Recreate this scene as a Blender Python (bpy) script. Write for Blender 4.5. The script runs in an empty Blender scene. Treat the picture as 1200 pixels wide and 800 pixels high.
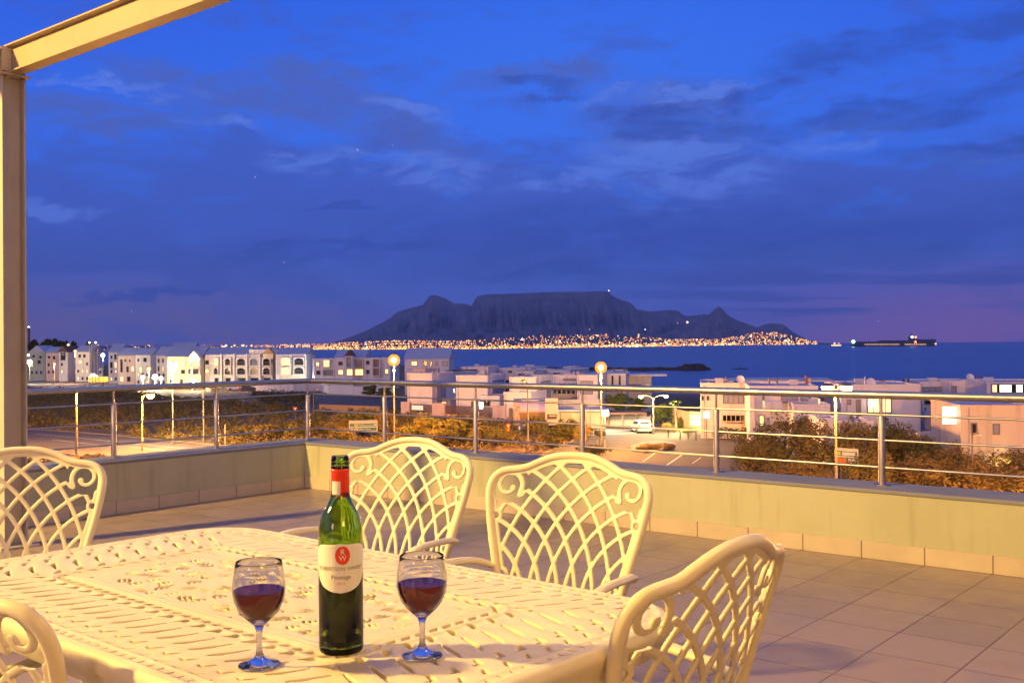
import bpy, math, random
import numpy as np
from mathutils import Vector
random.seed(7); RNG = np.random.default_rng(7)
S = bpy.context.scene
COL = S.collection
R = math.radians

# ------------------------------------------------------------------ camera
FPX = 1225.0                       # focal length in photograph pixels (1200 wide)
PIT, ROL = R(.18), R(-.42)
CAM = np.array([0, 0, 1.245])
_fw = np.array([0, math.cos(PIT), math.sin(PIT)]); _u0 = np.array([0, -math.sin(PIT), math.cos(PIT)]); _r0 = np.array([1., 0, 0])
_rt = math.cos(ROL)*_r0 + math.sin(ROL)*_u0; _up = -math.sin(ROL)*_r0 + math.cos(ROL)*_u0
cd = bpy.data.cameras.new('camera'); cam = bpy.data.objects.new('camera', cd); COL.objects.link(cam)
cd.sensor_width = 36; cd.lens = 36*FPX/1200; cd.clip_start = .05; cd.clip_end = 90000
from mathutils import Matrix
cam.matrix_world = Matrix(((_rt[0], _up[0], -_fw[0], CAM[0]), (_rt[1], _up[1], -_fw[1], CAM[1]), (_rt[2], _up[2], -_fw[2], CAM[2]), (0, 0, 0, 1)))
S.camera = cam
S.view_settings.view_transform = 'Standard'; S.view_settings.look = 'None'
S.view_settings.exposure = 0.0; S.view_settings.gamma = 1.0; S.view_settings.use_curve_mapping = False
S.render.engine = 'CYCLES'
cy = S.cycles
cy.use_denoising = True; cy.denoiser = 'OPENIMAGEDENOISE'
cy.max_bounces = 9; cy.diffuse_bounces = 3; cy.glossy_bounces = 4; cy.transmission_bounces = 9; cy.transparent_max_bounces = 8
cy.sample_clamp_indirect = 4; cy.use_light_tree = True; cy.caustics_reflective = True; cy.caustics_refractive = True; cy.blur_glossy = .6

# ------------------------------------------------------------------ node helpers
class NT:
    def __init__(s, tree): s.t = tree; s.n = tree.nodes; s.l = tree.links
    def new(s, typ, **kw):
        n = s.n.new(typ)
        for k, v in kw.items():
            if k.startswith('_'): setattr(n, k[1:], v)
        return n
    def put(s, sock, v):
        if isinstance(v, bpy.types.NodeSocket): s.l.new(v, sock)
        elif v is not None:
            if hasattr(sock, 'default_value'):
                if isinstance(v, (tuple, list)) and len(v) == 3 and sock.type == 'RGBA': v = (*v, 1)
                sock.default_value = v
    def math(s, op, a, b=None, c=None, clamp=False):
        n = s.n.new('ShaderNodeMath'); n.operation = op; n.use_clamp = clamp
        for i, v in enumerate((a, b, c)): s.put(n.inputs[i], v)
        return n.outputs[0]
    def mix(s, f, a, b, mode='MIX'):
        n = s.n.new('ShaderNodeMix'); n.data_type = 'RGBA'; n.blend_type = mode
        s.put(n.inputs[0], f); s.put(n.inputs[6], a); s.put(n.inputs[7], b)
        return n.outputs[2]
    def ramp(s, f, stops, interp='LINEAR'):
        n = s.n.new('ShaderNodeValToRGB'); s.put(n.inputs[0], f); cr = n.color_ramp; cr.interpolation = interp
        while len(cr.elements) < len(stops): cr.elements.new(.5)
        for e, (p, c) in zip(cr.elements, stops): e.position = p; e.color = (*c, 1) if len(c) == 3 else c
        return n.outputs[0]
    def noise(s, vec, scale, detail=5, rough=.5, dist=0.0):
        n = s.n.new('ShaderNodeTexNoise'); s.put(n.inputs['Vector'], vec); n.inputs['Scale'].default_value = scale
        n.inputs['Detail'].default_value = detail; n.inputs['Roughness'].default_value = rough; n.inputs['Distortion'].default_value = dist
        return n.outputs[0]
    def smooth(s, v, a, b, lo=0., hi=1.):
        n = s.n.new('ShaderNodeMapRange'); n.interpolation_type = 'SMOOTHSTEP'
        s.put(n.inputs[0], v)
        for i, q in enumerate((a, b, lo, hi)): s.put(n.inputs[i+1], q)
        return n.outputs[0]
    def xyz(s, x, y, z):
        n = s.n.new('ShaderNodeCombineXYZ')
        for i, q in enumerate((x, y, z)): s.put(n.inputs[i], q)
        return n.outputs[0]

# ------------------------------------------------------------------ dusk sky
W = bpy.data.worlds.new('World'); S.world = W; W.use_nodes = True
w = NT(W.node_tree); w.n.clear()
tc = w.new('ShaderNodeTexCoord'); sp = w.new('ShaderNodeSeparateXYZ'); w.l.new(tc.outputs['Generated'], sp.inputs[0])
x, y, z = sp.outputs
hyp = w.math('SQRT', w.math('ADD', w.math('MULTIPLY', x, x), w.math('MULTIPLY', y, y)))
hyp = w.math('MAXIMUM', hyp, .02)
el = w.math('DIVIDE', z, hyp)                    # tangent of the elevation
az = w.math('ARCTAN2', x, y)                     # 0 = straight out to sea, + to the west
base = w.ramp(w.math('MULTIPLY', el, 1/.5, clamp=True), [
    (0.0, (.125, .112, .42)), (.055, (.088, .125, .52)), (.13, (.056, .135, .62)), (.25, (.040, .145, .74)),
    (.42, (.034, .150, .84)), (.68, (.020, .105, .72)), (1.0, (.016, .07, .52))])
# brightest patch of clear sky above the middle of the view
def gauss(a0, e0, ra, re):
    q = w.math('ADD', w.math('POWER', w.math('ABSOLUTE', w.math('DIVIDE', w.math('SUBTRACT', az, a0), ra)), 2.), w.math('POWER', w.math('ABSOLUTE', w.math('DIVIDE', w.math('SUBTRACT', el, e0), re)), 2.))
    return w.math('POWER', 2.718, w.math('MULTIPLY', q, -1.))
base = w.mix(w.math('MULTIPLY', gauss(.08, .26, .30, .12), .55), base, (.045, .195, .92))
# warm glow of the town low on the left, violet afterglow low on the right
low = w.smooth(el, 0., .10, 1., 0.)
base = w.mix(w.math('MULTIPLY', w.math('MULTIPLY', low, w.smooth(az, -.02, -.34)), .75), base, (.175, .125, .29))
base = w.mix(w.math('MULTIPLY', w.math('MULTIPLY', w.smooth(el, .0, .095, 1., 0.), w.smooth(az, .14, .42)), .88), base, (.25, .125, .42))
# clouds: warped fractal noise, thin above, a broad bank in the middle heights
def cvec(sa, se, off=0.):
    return w.xyz(w.math('MULTIPLY', az, sa), w.math('MULTIPLY', el, se), off)
warp = w.noise(cvec(9, 22, 3.), 1.0, 6, .65)
elw = w.math('ADD', el, w.math('MULTIPLY', w.math('SUBTRACT', warp, .5), .085))
azw = w.math('ADD', az, w.math('MULTIPLY', w.math('SUBTRACT', w.noise(cvec(8, 18, 13.), 1.0, 6, .65), .5), .13))
n1 = w.noise(cvec(7, 20, 0.), 1.0, 10, .62, .5)
n2 = w.noise(cvec(16, 46, 5.), 1.0, 10, .68, .6)
n3 = w.noise(cvec(2.4, 40, 9.), 1.0, 7, .62, .25)
bank = w.math('MULTIPLY', w.smooth(elw, .040, .085), w.smooth(elw, .150, .225, 1., 0.))
c1 = w.smooth(w.math('ADD', w.math('ADD', n1, w.math('MULTIPLY', n2, .25)), w.math('MULTIPLY', bank, .20)), .62, .84)
base = w.mix(w.math('MULTIPLY', c1, .80), base, (.050, .105, .50))
tex = w.smooth(n2, .36, .60)
def blob(a0, e0, ra, re, tilt=0.):
    da = w.math('SUBTRACT', azw, a0); de = w.math('SUBTRACT', w.math('SUBTRACT', elw, e0), w.math('MULTIPLY', da, tilt))
    q = w.math('ADD', w.math('POWER', w.math('ABSOLUTE', w.math('DIVIDE', da, ra)), 2.), w.math('POWER', w.math('ABSOLUTE', w.math('DIVIDE', de, re)), 2.))
    return w.smooth(w.math('POWER', 2.718, w.math('MULTIPLY', q, -1.)), .18, .75)
def addup(L):
    o_ = L[0]
    for q_ in L[1:]: o_ = w.math('MAXIMUM', o_, q_)
    return o_
arc = addup([blob(-.22, .225, .16, .026, -.14), blob(-.10, .205, .07, .026, -.45), blob(-.36, .205, .12, .016), blob(.02, .255, .09, .016, .1), blob(-.16, .245, .09, .018, -.2), blob(.15, .215, .09, .040, -.1)])
base = w.mix(w.math('MULTIPLY', arc, w.math('ADD', .40, w.math('MULTIPLY', tex, .45))), base, (.072, .125, .47))
pal = addup([blob(-.10, .170, .10, .020), blob(-.085, .222, .035, .014, -.4), blob(-.37, .232, .09, .006), blob(.11, .240, .05, .010, .1), blob(-.42, .118, .045, .009), blob(.18, .236, .06, .007, .1),
             blob(.17, .170, .10, .04), blob(.30, .185, .10, .015, .2), blob(-.19, .172, .05, .010), blob(.06, .155, .07, .012), blob(.40, .160, .05, .008, -.1), blob(-.27, .200, .04, .006, -.2)])
base = w.mix(w.math('MULTIPLY', w.math('MULTIPLY', pal, tex), .80, clamp=True), base, (.105, .215, .80))
dk = addup([blob(.17, .208, .10, .014, -.12), blob(.33, .270, .11, .020, .2), blob(.36, .205, .12, .018, .1), blob(.24, .235, .06, .012, .1), blob(.46, .275, .06, .020), blob(.47, .225, .04, .008), blob(.20, .105, .34, .032),
            blob(-.34, .048, .085, .0055, .02), blob(-.12, .094, .20, .006, .05), blob(-.16, .128, .05, .004), blob(.05, .07, .10, .010), blob(.02, .245, .05, .008), blob(.42, .165, .10, .012)])
base = w.mix(w.math('MULTIPLY', dk, w.math('ADD', .32, w.math('MULTIPLY', tex, .45))), base, (.028, .082, .44))
# thin streaks near the western horizon
st = w.math('MULTIPLY', w.smooth(n3, .50, .60), w.math('MULTIPLY', w.smooth(el, .012, .03), w.smooth(el, .06, .085, 1., 0.)))
base = w.mix(w.math('MULTIPLY', w.math('MULTIPLY', st, w.smooth(az, .02, .2)), .80), base, (.045, .085, .42))
st2 = w.math('MULTIPLY', w.smooth(n3, .45, .36), w.math('MULTIPLY', w.smooth(el, .016, .028), w.smooth(el, .065, .085, 1., 0.)))
base = w.mix(w.math('MULTIPLY', w.math('MULTIPLY', st2, w.smooth(az, .06, .22)), .75), base, (.20, .17, .56))
# the afterglow in the west (right of the frame), overhead and behind: the brighter part of the dusk sky
glow = w.math('MAXIMUM', w.smooth(az, .62, 1.3), w.math('MAXIMUM', w.smooth(az, -.75, -1.6), w.smooth(el, .55, 1.5)))
base = w.mix(glow, base, (.17, .20, .48))
bg = w.new('ShaderNodeBackground'); w.put(bg.inputs[0], base); bg.inputs[1].default_value = 1.13
out = w.new('ShaderNodeOutputWorld'); w.l.new(bg.outputs[0], out.inputs[0])

# ------------------------------------------------------------------ floodlight and added fill lamps for the terrace, and the last warm light of dusk
def lamp(kind, name, loc, power, color, size=.1, rot=None):
    ld = bpy.data.lights.new(name, kind); ld.energy = power; ld.color = color
    if kind == 'POINT': ld.shadow_soft_size = size
    if kind == 'SUN': ld.angle = size
    o = bpy.data.objects.new(name, ld); COL.objects.link(o); o.location = loc
    if rot: o.rotation_euler = rot
    return o
d = Vector((.55, .80, -.20)); sun = lamp('SUN', 'dusk_sun', (0, 0, 60), .50, (1., .58, .48), R(14)); sun.rotation_euler = d.to_track_quat('-Z', 'Y').to_euler()
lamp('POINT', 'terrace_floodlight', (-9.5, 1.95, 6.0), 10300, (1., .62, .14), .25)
lamp('POINT', 'terrace_overhead_fill', (1.5, 2.35, 3.1), 150, (1., .62, .24), .25)  # added overhead fill under the overhang
lamp('POINT', 'terrace_rear_fill', (1.6, -2.3, 2.5), 175, (1., .58, .20), .5)  # soft fill from behind the viewer, added to lift the shaded faces

# ------------------------------------------------------------------ photograph pixel -> point of the place
def ray(px, py): return _fw*FPX + _rt*(px-600) - _up*(py-400)
def onz(px, py, zz):
    dd = ray(px, py); return CAM + dd*(zz-CAM[2])/dd[2]
def ony(px, py, Y):
    dd = ray(px, py); return CAM + dd*Y/dd[1]
GZ = -9.0; SEAZ = -20.0
def G(px, py): return onz(px, py, GZ)
def yh(px): return 404.0 - (px-600)*math.tan(-ROL)*1.0
def ybase(px, D): return yh(px) + (CAM[2]-GZ)*FPX/D
def gx(px, D):        # ground point at column px, distance D
    p = ony(px, 404, D); return np.array([p[0], D, GZ])

# ------------------------------------------------------------------ object helpers
WL = {}
def put(o, label=None, cat=None, group=None, kind=None):
    if label: o['label'] = label
    if cat: o['category'] = cat
    if group: o['group'] = group
    if kind: o['kind'] = kind
    return o
def empty(name, loc, label, cat, group=None, rz=0):
    o = bpy.data.objects.new(name, None); COL.objects.link(o); o.location = loc; o.rotation_euler = (0, 0, rz)
    o.empty_display_size = .1; WL[o.name] = np.array(loc, float) if not rz else np.zeros(3)
    return put(o, label, cat, group)
class MB:
    def __init__(s): s.v = []; s.f = []; s.m = []; s.mi = 0
    def add(s, vs, fs):
        n = len(s.v); s.v.extend([tuple(q) for q in vs]); s.f.extend([tuple(i+n for i in f) for f in fs]); s.m.extend([s.mi]*len(fs)); return s
    def box(s, a, b):
        (x0, y0, z0), (x1, y1, z1) = a, b
        return s.add([(x0,y0,z0),(x1,y0,z0),(x1,y1,z0),(x0,y1,z0),(x0,y0,z1),(x1,y0,z1),(x1,y1,z1),(x0,y1,z1)],
                     [(0,3,2,1),(4,5,6,7),(0,1,5,4),(1,2,6,5),(2,3,7,6),(3,0,4,7)])
    def obox(s, P, a, b, z0, z1):
        """box on footprint P, P+a, P+a+b, P+b"""
        P = np.array(P[:2], float); a = np.array(a[:2], float); b = np.array(b[:2], float)
        if a[0]*b[1]-a[1]*b[0] < 0: a, b = b, a
        q = [P, P+a, P+a+b, P+b]
        return s.add([(*k, z0) for k in q]+[(*k, z1) for k in q], [(0,3,2,1),(4,5,6,7),(0,1,5,4),(1,2,6,5),(2,3,7,6),(3,0,4,7)])
    def tube(s, pts, rad, n=10, ell=None, cap=True, refup=(0, 0, 1)):
        pts = [np.array(p, float) for p in pts]; N = len(pts)
        rads = rad if isinstance(rad, (list, tuple)) else [rad]*N
        rings = []; up = np.array(refup, float); prev = None
        for i, p in enumerate(pts):
            t = pts[min(i+1, N-1)] - pts[max(i-1, 0)]; t /= np.linalg.norm(t)+1e-12
            if prev is None:
                q = up - t*np.dot(up, t)
                if np.linalg.norm(q) < 1e-3: q = np.array([1., 0, 0]) - t*t[0]
            else: q = prev - t*np.dot(prev, t)
            q /= np.linalg.norm(q); prev = q; r_ = np.cross(t, q)
            e = ell or (1, 1)
            rings.append([p + rads[i]*(math.cos(a)*r_*e[0] + math.sin(a)*q*e[1]) for a in [2*math.pi*k/n for k in range(n)]])
        vs = [v for rg in rings for v in rg]; fs = []
        for i in range(N-1):
            for k in range(n): fs.append((i*n+k, i*n+(k+1) % n, (i+1)*n+(k+1) % n, (i+1)*n+k))
        if cap: fs.append(tuple(range(n-1, -1, -1))); fs.append(tuple((N-1)*n+k for k in range(n)))
        return s.add(vs, fs)
    def lathe(s, prof, n=48, c=(0, 0, 0), closed=False):
        vs = []; fs = []; m = len(prof)
        for (r_, zz) in prof:
            for k in range(n):
                a = 2*math.pi*k/n; vs.append((c[0]+r_*math.cos(a), c[1]+r_*math.sin(a), c[2]+zz))
        rng = m if closed else m-1
        for i in range(rng):
            j = (i+1) % m
            for k in range(n): fs.append((i*n+k, i*n+(k+1) % n, j*n+(k+1) % n, j*n+k))
        return s.add(vs, fs)
    def build(s, name, mat, parent=None, smooth=False, origin=None, bevel=0, sharp=None):
        me = bpy.data.meshes.new(name)
        off = np.zeros(3)
        if parent is not None: off = WL.get(parent.name, off)
        elif origin is not None: off = np.array(origin, float)
        v = np.array(s.v, float) - off
        me.from_pydata(v.tolist(), [], s.f)
        for m_ in (mat if isinstance(mat, (list, tuple)) else [mat]): me.materials.append(m_)
        if len(me.materials) > 1: me.polygons.foreach_set('material_index', s.m)
        if smooth:
            me.polygons.foreach_set('use_smooth', [True]*len(me.polygons))
            if sharp: me.set_sharp_from_angle(angle=R(sharp))
        me.update()
        o = bpy.data.objects.new(name, me); COL.objects.link(o)
        if parent is not None: o.parent = parent; WL[o.name] = off
        elif origin is not None: o.location = tuple(origin); WL[o.name] = off
        if bevel:
            bm_ = o.modifiers.new('bevel', 'BEVEL'); bm_.width = bevel; bm_.segments = 2; bm_.limit_method = 'ANGLE'
        return o
def copy_tree(o, parent=None):
    c = o.copy(); COL.objects.link(c)
    if parent is not None: c.parent = parent
    WL[c.name] = WL.get(o.name, np.zeros(3))
    for ch in list(o.children): copy_tree(ch, c)
    return c

# ------------------------------------------------------------------ materials
def mat(name, col, rough=.6, metal=0., noise=None, bump=None, spec=None, emit=None, estr=1., trans=None, ior=None, coat=None):
    """noise=(scale, amount, second colour); bump=(scale, strength, distance)"""
    m = bpy.data.materials.new(name); m.use_nodes = True; n = NT(m.node_tree)
    p = n.n['Principled BSDF']; p.inputs['Roughness'].default_value = rough; p.inputs['Metallic'].default_value = metal
    n.put(p.inputs['Base Color'], col)
    if spec is not None: p.inputs['Specular IOR Level'].default_value = spec
    tcn = None
    if noise or bump: tcn = n.new('ShaderNodeTexCoord').outputs['Object']
    if noise:
        sc, amt, c2 = noise
        f = n.smooth(n.noise(tcn, sc, 6, .6), .35, .65)
        n.put(p.inputs['Base Color'], n.mix(n.math('MULTIPLY', f, amt), col, c2))
        rr = n.math('ADD', n.math('MULTIPLY', n.noise(tcn, sc*2.3, 3), .2), rough-.1); n.put(p.inputs['Roughness'], rr)
    if bump:
        sc, stg, dist = bump; b = n.new('ShaderNodeBump'); b.inputs['Strength'].default_value = stg; b.inputs['Distance'].default_value = dist
        n.l.new(n.noise(tcn, sc, 5), b.inputs['Height']); n.l.new(b.outputs[0], p.inputs['Normal'])
    if emit: n.put(p.inputs['Emission Color'], emit); p.inputs['Emission Strength'].default_value = estr
    if trans is not None: p.inputs['Transmission Weight'].default_value = trans
    if ior: p.inputs['IOR'].default_value = ior
    if coat: p.inputs['Coat Weight'].default_value = coat; p.inputs['Coat Roughness'].default_value = .1
    return m
M = {}
M['cast'] = mat('cream_cast_metal', (.80, .73, .50), .40, noise=(9, .40, (.72, .64, .42)), bump=(350, .10, .0006))
M['tabletop'] = M['cast']
M['parapet'] = mat('parapet_paint', (.48, .47, .30), .8, noise=(1.6, .6, (.40, .39, .24)), bump=(60, .25, .003))
M['coping'] = mat('coping_paint', (.23, .23, .25), .7, noise=(2.5, .6, (.18, .18, .20)), bump=(40, .2, .003))
M['steel'] = mat('stainless_steel', (.60, .53, .44), .33, 1.0, noise=(14, .4, (.50, .44, .36)))
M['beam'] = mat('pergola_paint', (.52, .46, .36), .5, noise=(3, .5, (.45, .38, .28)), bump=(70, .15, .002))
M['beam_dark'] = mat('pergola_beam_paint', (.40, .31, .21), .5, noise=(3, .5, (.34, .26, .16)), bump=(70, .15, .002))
M['rust'] = mat('rusty_bolt', (.30, .10, .03), .8)
M['plaster'] = mat('white_plaster', (.76, .73, .72), .8, noise=(.5, .4, (.68, .65, .64)))
M['plaster2'] = mat('pink_plaster', (.66, .50, .46), .8, noise=(.6, .4, (.60, .45, .41)))
M['plaster3'] = mat('green_plaster', (.42, .48, .42), .8, noise=(.6, .4, (.36, .42, .36)))
M['cream'] = mat('cream_plaster', (.72, .62, .48), .8, noise=(.6, .4, (.66, .56, .42)))
def streaks(m, amt, sx_=1.2, sz_=.12):
    n = NT(m.node_tree); p = n.n['Principled BSDF']; old = p.inputs['Base Color'].links[0].from_socket; t = n.new('ShaderNodeTexCoord').outputs['Object']
    mp = n.new('ShaderNodeMapping'); n.l.new(t, mp.inputs[0]); mp.inputs['Scale'].default_value = (sx_, sx_, sz_)
    f = n.math('MULTIPLY', n.smooth(n.noise(mp.outputs[0], 1., 7, .65), .50, .72), amt)
    n.put(p.inputs['Base Color'], n.mix(f, old, (.55, .50, .46), 'MULTIPLY'))
for q_ in ('plaster', 'plaster2', 'plaster3', 'cream'): streaks(M[q_], .55)
streaks(M['parapet'], .38, 9, .8); streaks(M['beam'], .5, 9, 1.5)
M['roof'] = mat('grey_metal_roof', (.42, .45, .52), .45, noise=(.8, .4, (.36, .38, .45)))
M['flatroof'] = mat('flat_roof', (.50, .52, .56), .7, noise=(.4, .5, (.40, .42, .46)))
M['darkwall'] = mat('brown_cladding', (.10, .055, .045), .7, noise=(2, .5, (.07, .04, .035)))
M['timber'] = mat('timber_slats', (.13, .07, .05), .7, noise=(3, .5, (.09, .05, .04)))
M['frame'] = mat('window_frame', (.20, .19, .20), .5)
M['glass_dark'] = mat('dark_window_glass', (.025, .028, .04), .08)
M['glass_blue'] = mat('curtained_window', (.30, .34, .48), .25)
M['lit'] = mat('lit_window', (.8, .6, .3), .5, emit=(1., .66, .28), estr=1.6)
M['lit_white'] = mat('bright_lit_window', (.9, .85, .7), .5, emit=(1., .90, .62), estr=3.2)
M['lit_green'] = mat('lit_curtain', (.8, .8, .4), .5, emit=(.95, .9, .30), estr=1.0)
M['flood'] = mat('flood_lamp', (1, 1, 1), .4, emit=(1., .95, .80), estr=9)
def globe_mat(name, col, s_, k):
    m = bpy.data.materials.new(name); m.use_nodes = True; n = NT(m.node_tree); n.n.clear(); e = n.new('ShaderNodeEmission'); n.put(e.inputs[0], col); e.inputs[1].default_value = s_
    t = n.new('ShaderNodeBsdfTransparent'); x_ = n.new('ShaderNodeMixShader'); x_.inputs[0].default_value = k; n.l.new(t.outputs[0], x_.inputs[1]); n.l.new(e.outputs[0], x_.inputs[2]); o = n.new('ShaderNodeOutputMaterial'); n.l.new(x_.outputs[0], o.inputs[0]); return m
M['sodium'] = globe_mat('sodium_lamp', (1., .29, .012), 2.6, .50)
M['bulb'] = mat('glowing_bulb', (1, .9, .6), .4, emit=(1., .80, .42), estr=14)
M['white_lamp'] = mat('white_street_lamp', (1, 1, .95), .4, emit=(1., .92, .72), estr=6)
M['pole'] = mat('galvanised_pole', (.17, .155, .14), .6, .1, noise=(4, .4, (.12, .11, .10)))
M['asphalt'] = mat('asphalt', (.095, .088, .080), .85, noise=(.25, .6, (.065, .060, .056)), bump=(8, .3, .02))
M['paving'] = mat('concrete_paving', (.19, .17, .15), .8, noise=(.7, .5, (.14, .125, .11)))
M['line'] = mat('road_paint', (.55, .54, .50), .6)
M['kerb'] = mat('concrete_kerb', (.20, .19, .17), .8, noise=(2, .4, (.15, .14, .13)))
M['rock'] = mat('reef_rock', (.045, .035, .04), .9, noise=(.2, .5, (.07, .05, .05)))
M['container_dark'] = mat('ship_cargo', (.05, .07, .09), .7)
M['hull'] = mat('ship_hull', (.035, .04, .07), .5)
M['shiplight'] = mat('ship_lights', (1, .8, .5), .5, emit=(1., .50, .20), estr=2.2)
M['greenlight'] = mat('green_ship_light', (.6, 1, .7), .5, emit=(.55, 1., .6), estr=9)
M['redlight'] = mat('red_ship_light', (1, .3, .1), .5, emit=(1., .20, .08), estr=6)
M['sign_green'] = mat('sign_green', (.01, .22, .15), .5)
M['sign_cream'] = mat('sign_cream', (.60, .58, .44), .5)
M['sign_yellow'] = mat('sign_yellow', (.85, .55, .03), .5)
M['sign_white'] = mat('sign_white', (.65, .65, .62), .5)
M['sign_red'] = mat('sign_red', (.75, .06, .03), .5)
M['sign_blue'] = mat('sign_blue', (.06, .10, .45), .5)
M['orange_wall'] = mat('sandstone_wall', (.45, .30, .17), .85, noise=(1.5, .5, (.36, .23, .13)))
M['carwhite'] = mat('white_car_paint', (.75, .75, .72), .25, coat=.6)
M['cardark'] = mat('dark_car_paint', (.05, .05, .07), .25, coat=.6)
M['tyre'] = mat('tyre_rubber', (.02, .02, .02), .8)
M['tail'] = mat('red_tail_lamp', (.6, .02, .02), .3, emit=(1., .05, .03), estr=5)
M['taildark'] = mat('tail_lamp_glass', (.45, .02, .02), .2)
def foliage(name, c1, c2, sc=.8):
    m = mat(name, c1, .85, noise=(sc, .9, c2), spec=.2); return m
M['leafA'] = foliage('shrub_leaves', (.13, .13, .035), (.21, .15, .045))
M['leafB'] = foliage('dry_shrub_leaves', (.15, .105, .032), (.23, .155, .045))
M['leafC'] = foliage('dark_shrub_leaves', (.06, .075, .024), (.10, .09, .03))
M['leafG'] = foliage('green_tree_leaves', (.06, .11, .03), (.10, .14, .04))
M['bark'] = mat('bark', (.10, .065, .04), .9)

# ================================================================== THE SETTING
def ground_mat():
    m = mat('scrub_ground', (.15, .11, .055), .95); n = NT(m.node_tree); p = n.n['Principled BSDF']
    t = n.new('ShaderNodeTexCoord').outputs['Object']
    c = n.mix(n.smooth(n.noise(t, .035, 6, .6), .38, .62), (.13, .105, .045), (.21, .13, .065))
    c = n.mix(n.math('MULTIPLY', n.smooth(n.noise(t, .6, 6, .65), .40, .70), .7), c, (.07, .055, .03))
    n.put(p.inputs['Base Color'], c)
    b = n.new('ShaderNodeBump'); b.inputs['Strength'].default_value = .8; b.inputs['Distance'].default_value = .3
    n.l.new(n.noise(t, 1.5, 6), b.inputs['Height']); n.l.new(b.outputs[0], p.inputs['Normal']); return m
# land: flat behind, falling to the beach
def land():
    v = []; f = []
    rows = [(-400, GZ, 0), (6, GZ, 0), (0, GZ, 1), (22, GZ-1.6, 1), (40, GZ-6, 1), (62, SEAZ+.6, 1), (80, SEAZ-2, 1)]
    xs_ = [-900, -600, -400, -300, -220, -160, -120, -90, -70, -55, -45, -38, -34, -30, -26, -22, -18, -14, -11, -8, -4, 0, 8, 18, 30, 45, 60, 80, 110, 150, 220, 320, 500, 900]
    cols = len(xs_)-1
    def coast(X): return float(np.interp(X, [-900, -300, -35, -8, 30, 900], [900, 640, 540, 226, 205, 190]))+5*math.sin(X*.06)
    for (Y, Z, c_) in rows:
        for X in xs_: v.append((X, Y+(coast(X) if c_ else 0), Z))
    for r_ in range(len(rows)-1):
        for i in range(cols): a = r_*(cols+1)+i; f.append((a, a+1, a+cols+2, a+cols+1))
    mb = MB().add(v, f); return mb.build('ground', ground_mat())
put(land(), kind='structure')
def sea_mat():
    m = mat('sea_water', (.018, .045, .13), .22, spec=.5); n = NT(m.node_tree); p = n.n['Principled BSDF']
    t = n.new('ShaderNodeTexCoord').outputs['Object']
    mp = n.new('ShaderNodeMapping'); n.l.new(t, mp.inputs[0]); mp.inputs['Scale'].default_value = (.25, 1, 1)
    b = n.new('ShaderNodeBump'); b.inputs['Strength'].default_value = 1.; b.inputs['Distance'].default_value = 1.3
    n.l.new(n.noise(mp.outputs[0], .05, 9, .62), b.inputs['Height']); n.l.new(b.outputs[0], p.inputs['Normal'])
    n.put(p.inputs['Base Color'], n.mix(n.smooth(n.noise(mp.outputs[0], .006, 8, .65), .36, .64), (.012, .038, .115), (.034, .075, .19)))
    return m
def disc(name, rad, zz, m, cx=0, cy=0, n=160):
    v = [(cx, cy, zz)]+[(cx+rad*math.cos(2*math.pi*k/n), cy+rad*math.sin(2*math.pi*k/n), zz) for k in range(n)]
    return MB().add(v, [(0, 1+k, 1+(k+1) % n) for k in range(n)]).build(name, m)
put(disc('sea', 38000, SEAZ, sea_mat()), kind='structure')

def sheet(name, pts, m, lift, base=GZ):
    v = [(p[0], p[1], base+lift) for p in pts]
    mb = MB().add(v, [tuple(range(len(v)))]); o = mb.build(name, m)
    if o.data.polygons[0].normal.z < 0: o.data.flip_normals()
    return put(o, kind='structure')
def kerb(name, pts, w_=.18, h=.13, m=None):
    mb = MB()
    for a, b in zip(pts[:-1], pts[1:]):
        a = np.array(a[:2]); b = np.array(b[:2]); dd = b-a; L = np.linalg.norm(dd); dd /= L; nn = np.array([-dd[1], dd[0]])*w_
        mb.obox(a, dd*L, nn, GZ-.02, GZ+h)
    return put(mb.build(name, m or M['kerb']), kind='structure')
# near road on the left, running past the terrace towards the junction
sheet('road', [G(-220, 487), G(32, 503), G(120, 509), G(250, 522), G(420, 531), G(640, 531), G(700, 505), G(760, 497), G(790, 499), G(845, 508),
               G(905, 522), G(1010, 560), G(1100, 640), G(700, 620), G(420, 585), G(230, 560), G(32, 524), G(-220, 508)], M['asphalt'], .012)
sheet('side_road', [G(160, 458), G(480, 462), G(485, 478), G(330, 474), G(160, 468)], M['asphalt'], .010)
sheet('parking_lot', [G(236, 466), G(300, 468), G(315, 480), G(262, 492), G(222, 484)], M['paving'], .016)
for k in range(5):
    a = G(252+k*11, 469); b = G(268+k*11, 484-k*.6); dd = (b-a)[:2]; L = np.linalg.norm(dd); dd /= L
    put(MB().obox(a, dd*L*.8, np.array([-dd[1], dd[0]])*.16, GZ+.018, GZ+.024).build('parking_line', M['line']), kind='structure')
sheet('beach_path', [G(28, 446), G(150, 449), G(148, 458), G(28, 456)], M['paving'], .014)
sheet('forecourt', [G(700, 497), G(790, 499), G(845, 507), G(845, 512), G(760, 503), G(700, 508)], M['paving'], .020)
def stripe(x0, y0, x1, y1, wd, name='lane_and_trail_line'):
    a = G(x0, y0); b = G(x1, y1); dd = (b-a)[:2]; L = np.linalg.norm(dd); dd /= L
    put(MB().obox(a-np.array([0, 0, 0]), dd*L, np.array([-dd[1], dd[0]])*wd, GZ+.014, GZ+.019).build(name, M['line']), kind='structure')
stripe(772, 552, 800, 533, .16); stripe(754, 541, 768, 531, .12); stripe(812, 543, 822, 536, .10)  # white stripes stand in for car light trails across the junction
stripe(690, 510, 764, 506.5, .30); stripe(40, 508, 240, 528, .14); stripe(60, 515, 130, 523, .16); stripe(150, 523, 240, 534, .16)
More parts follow.
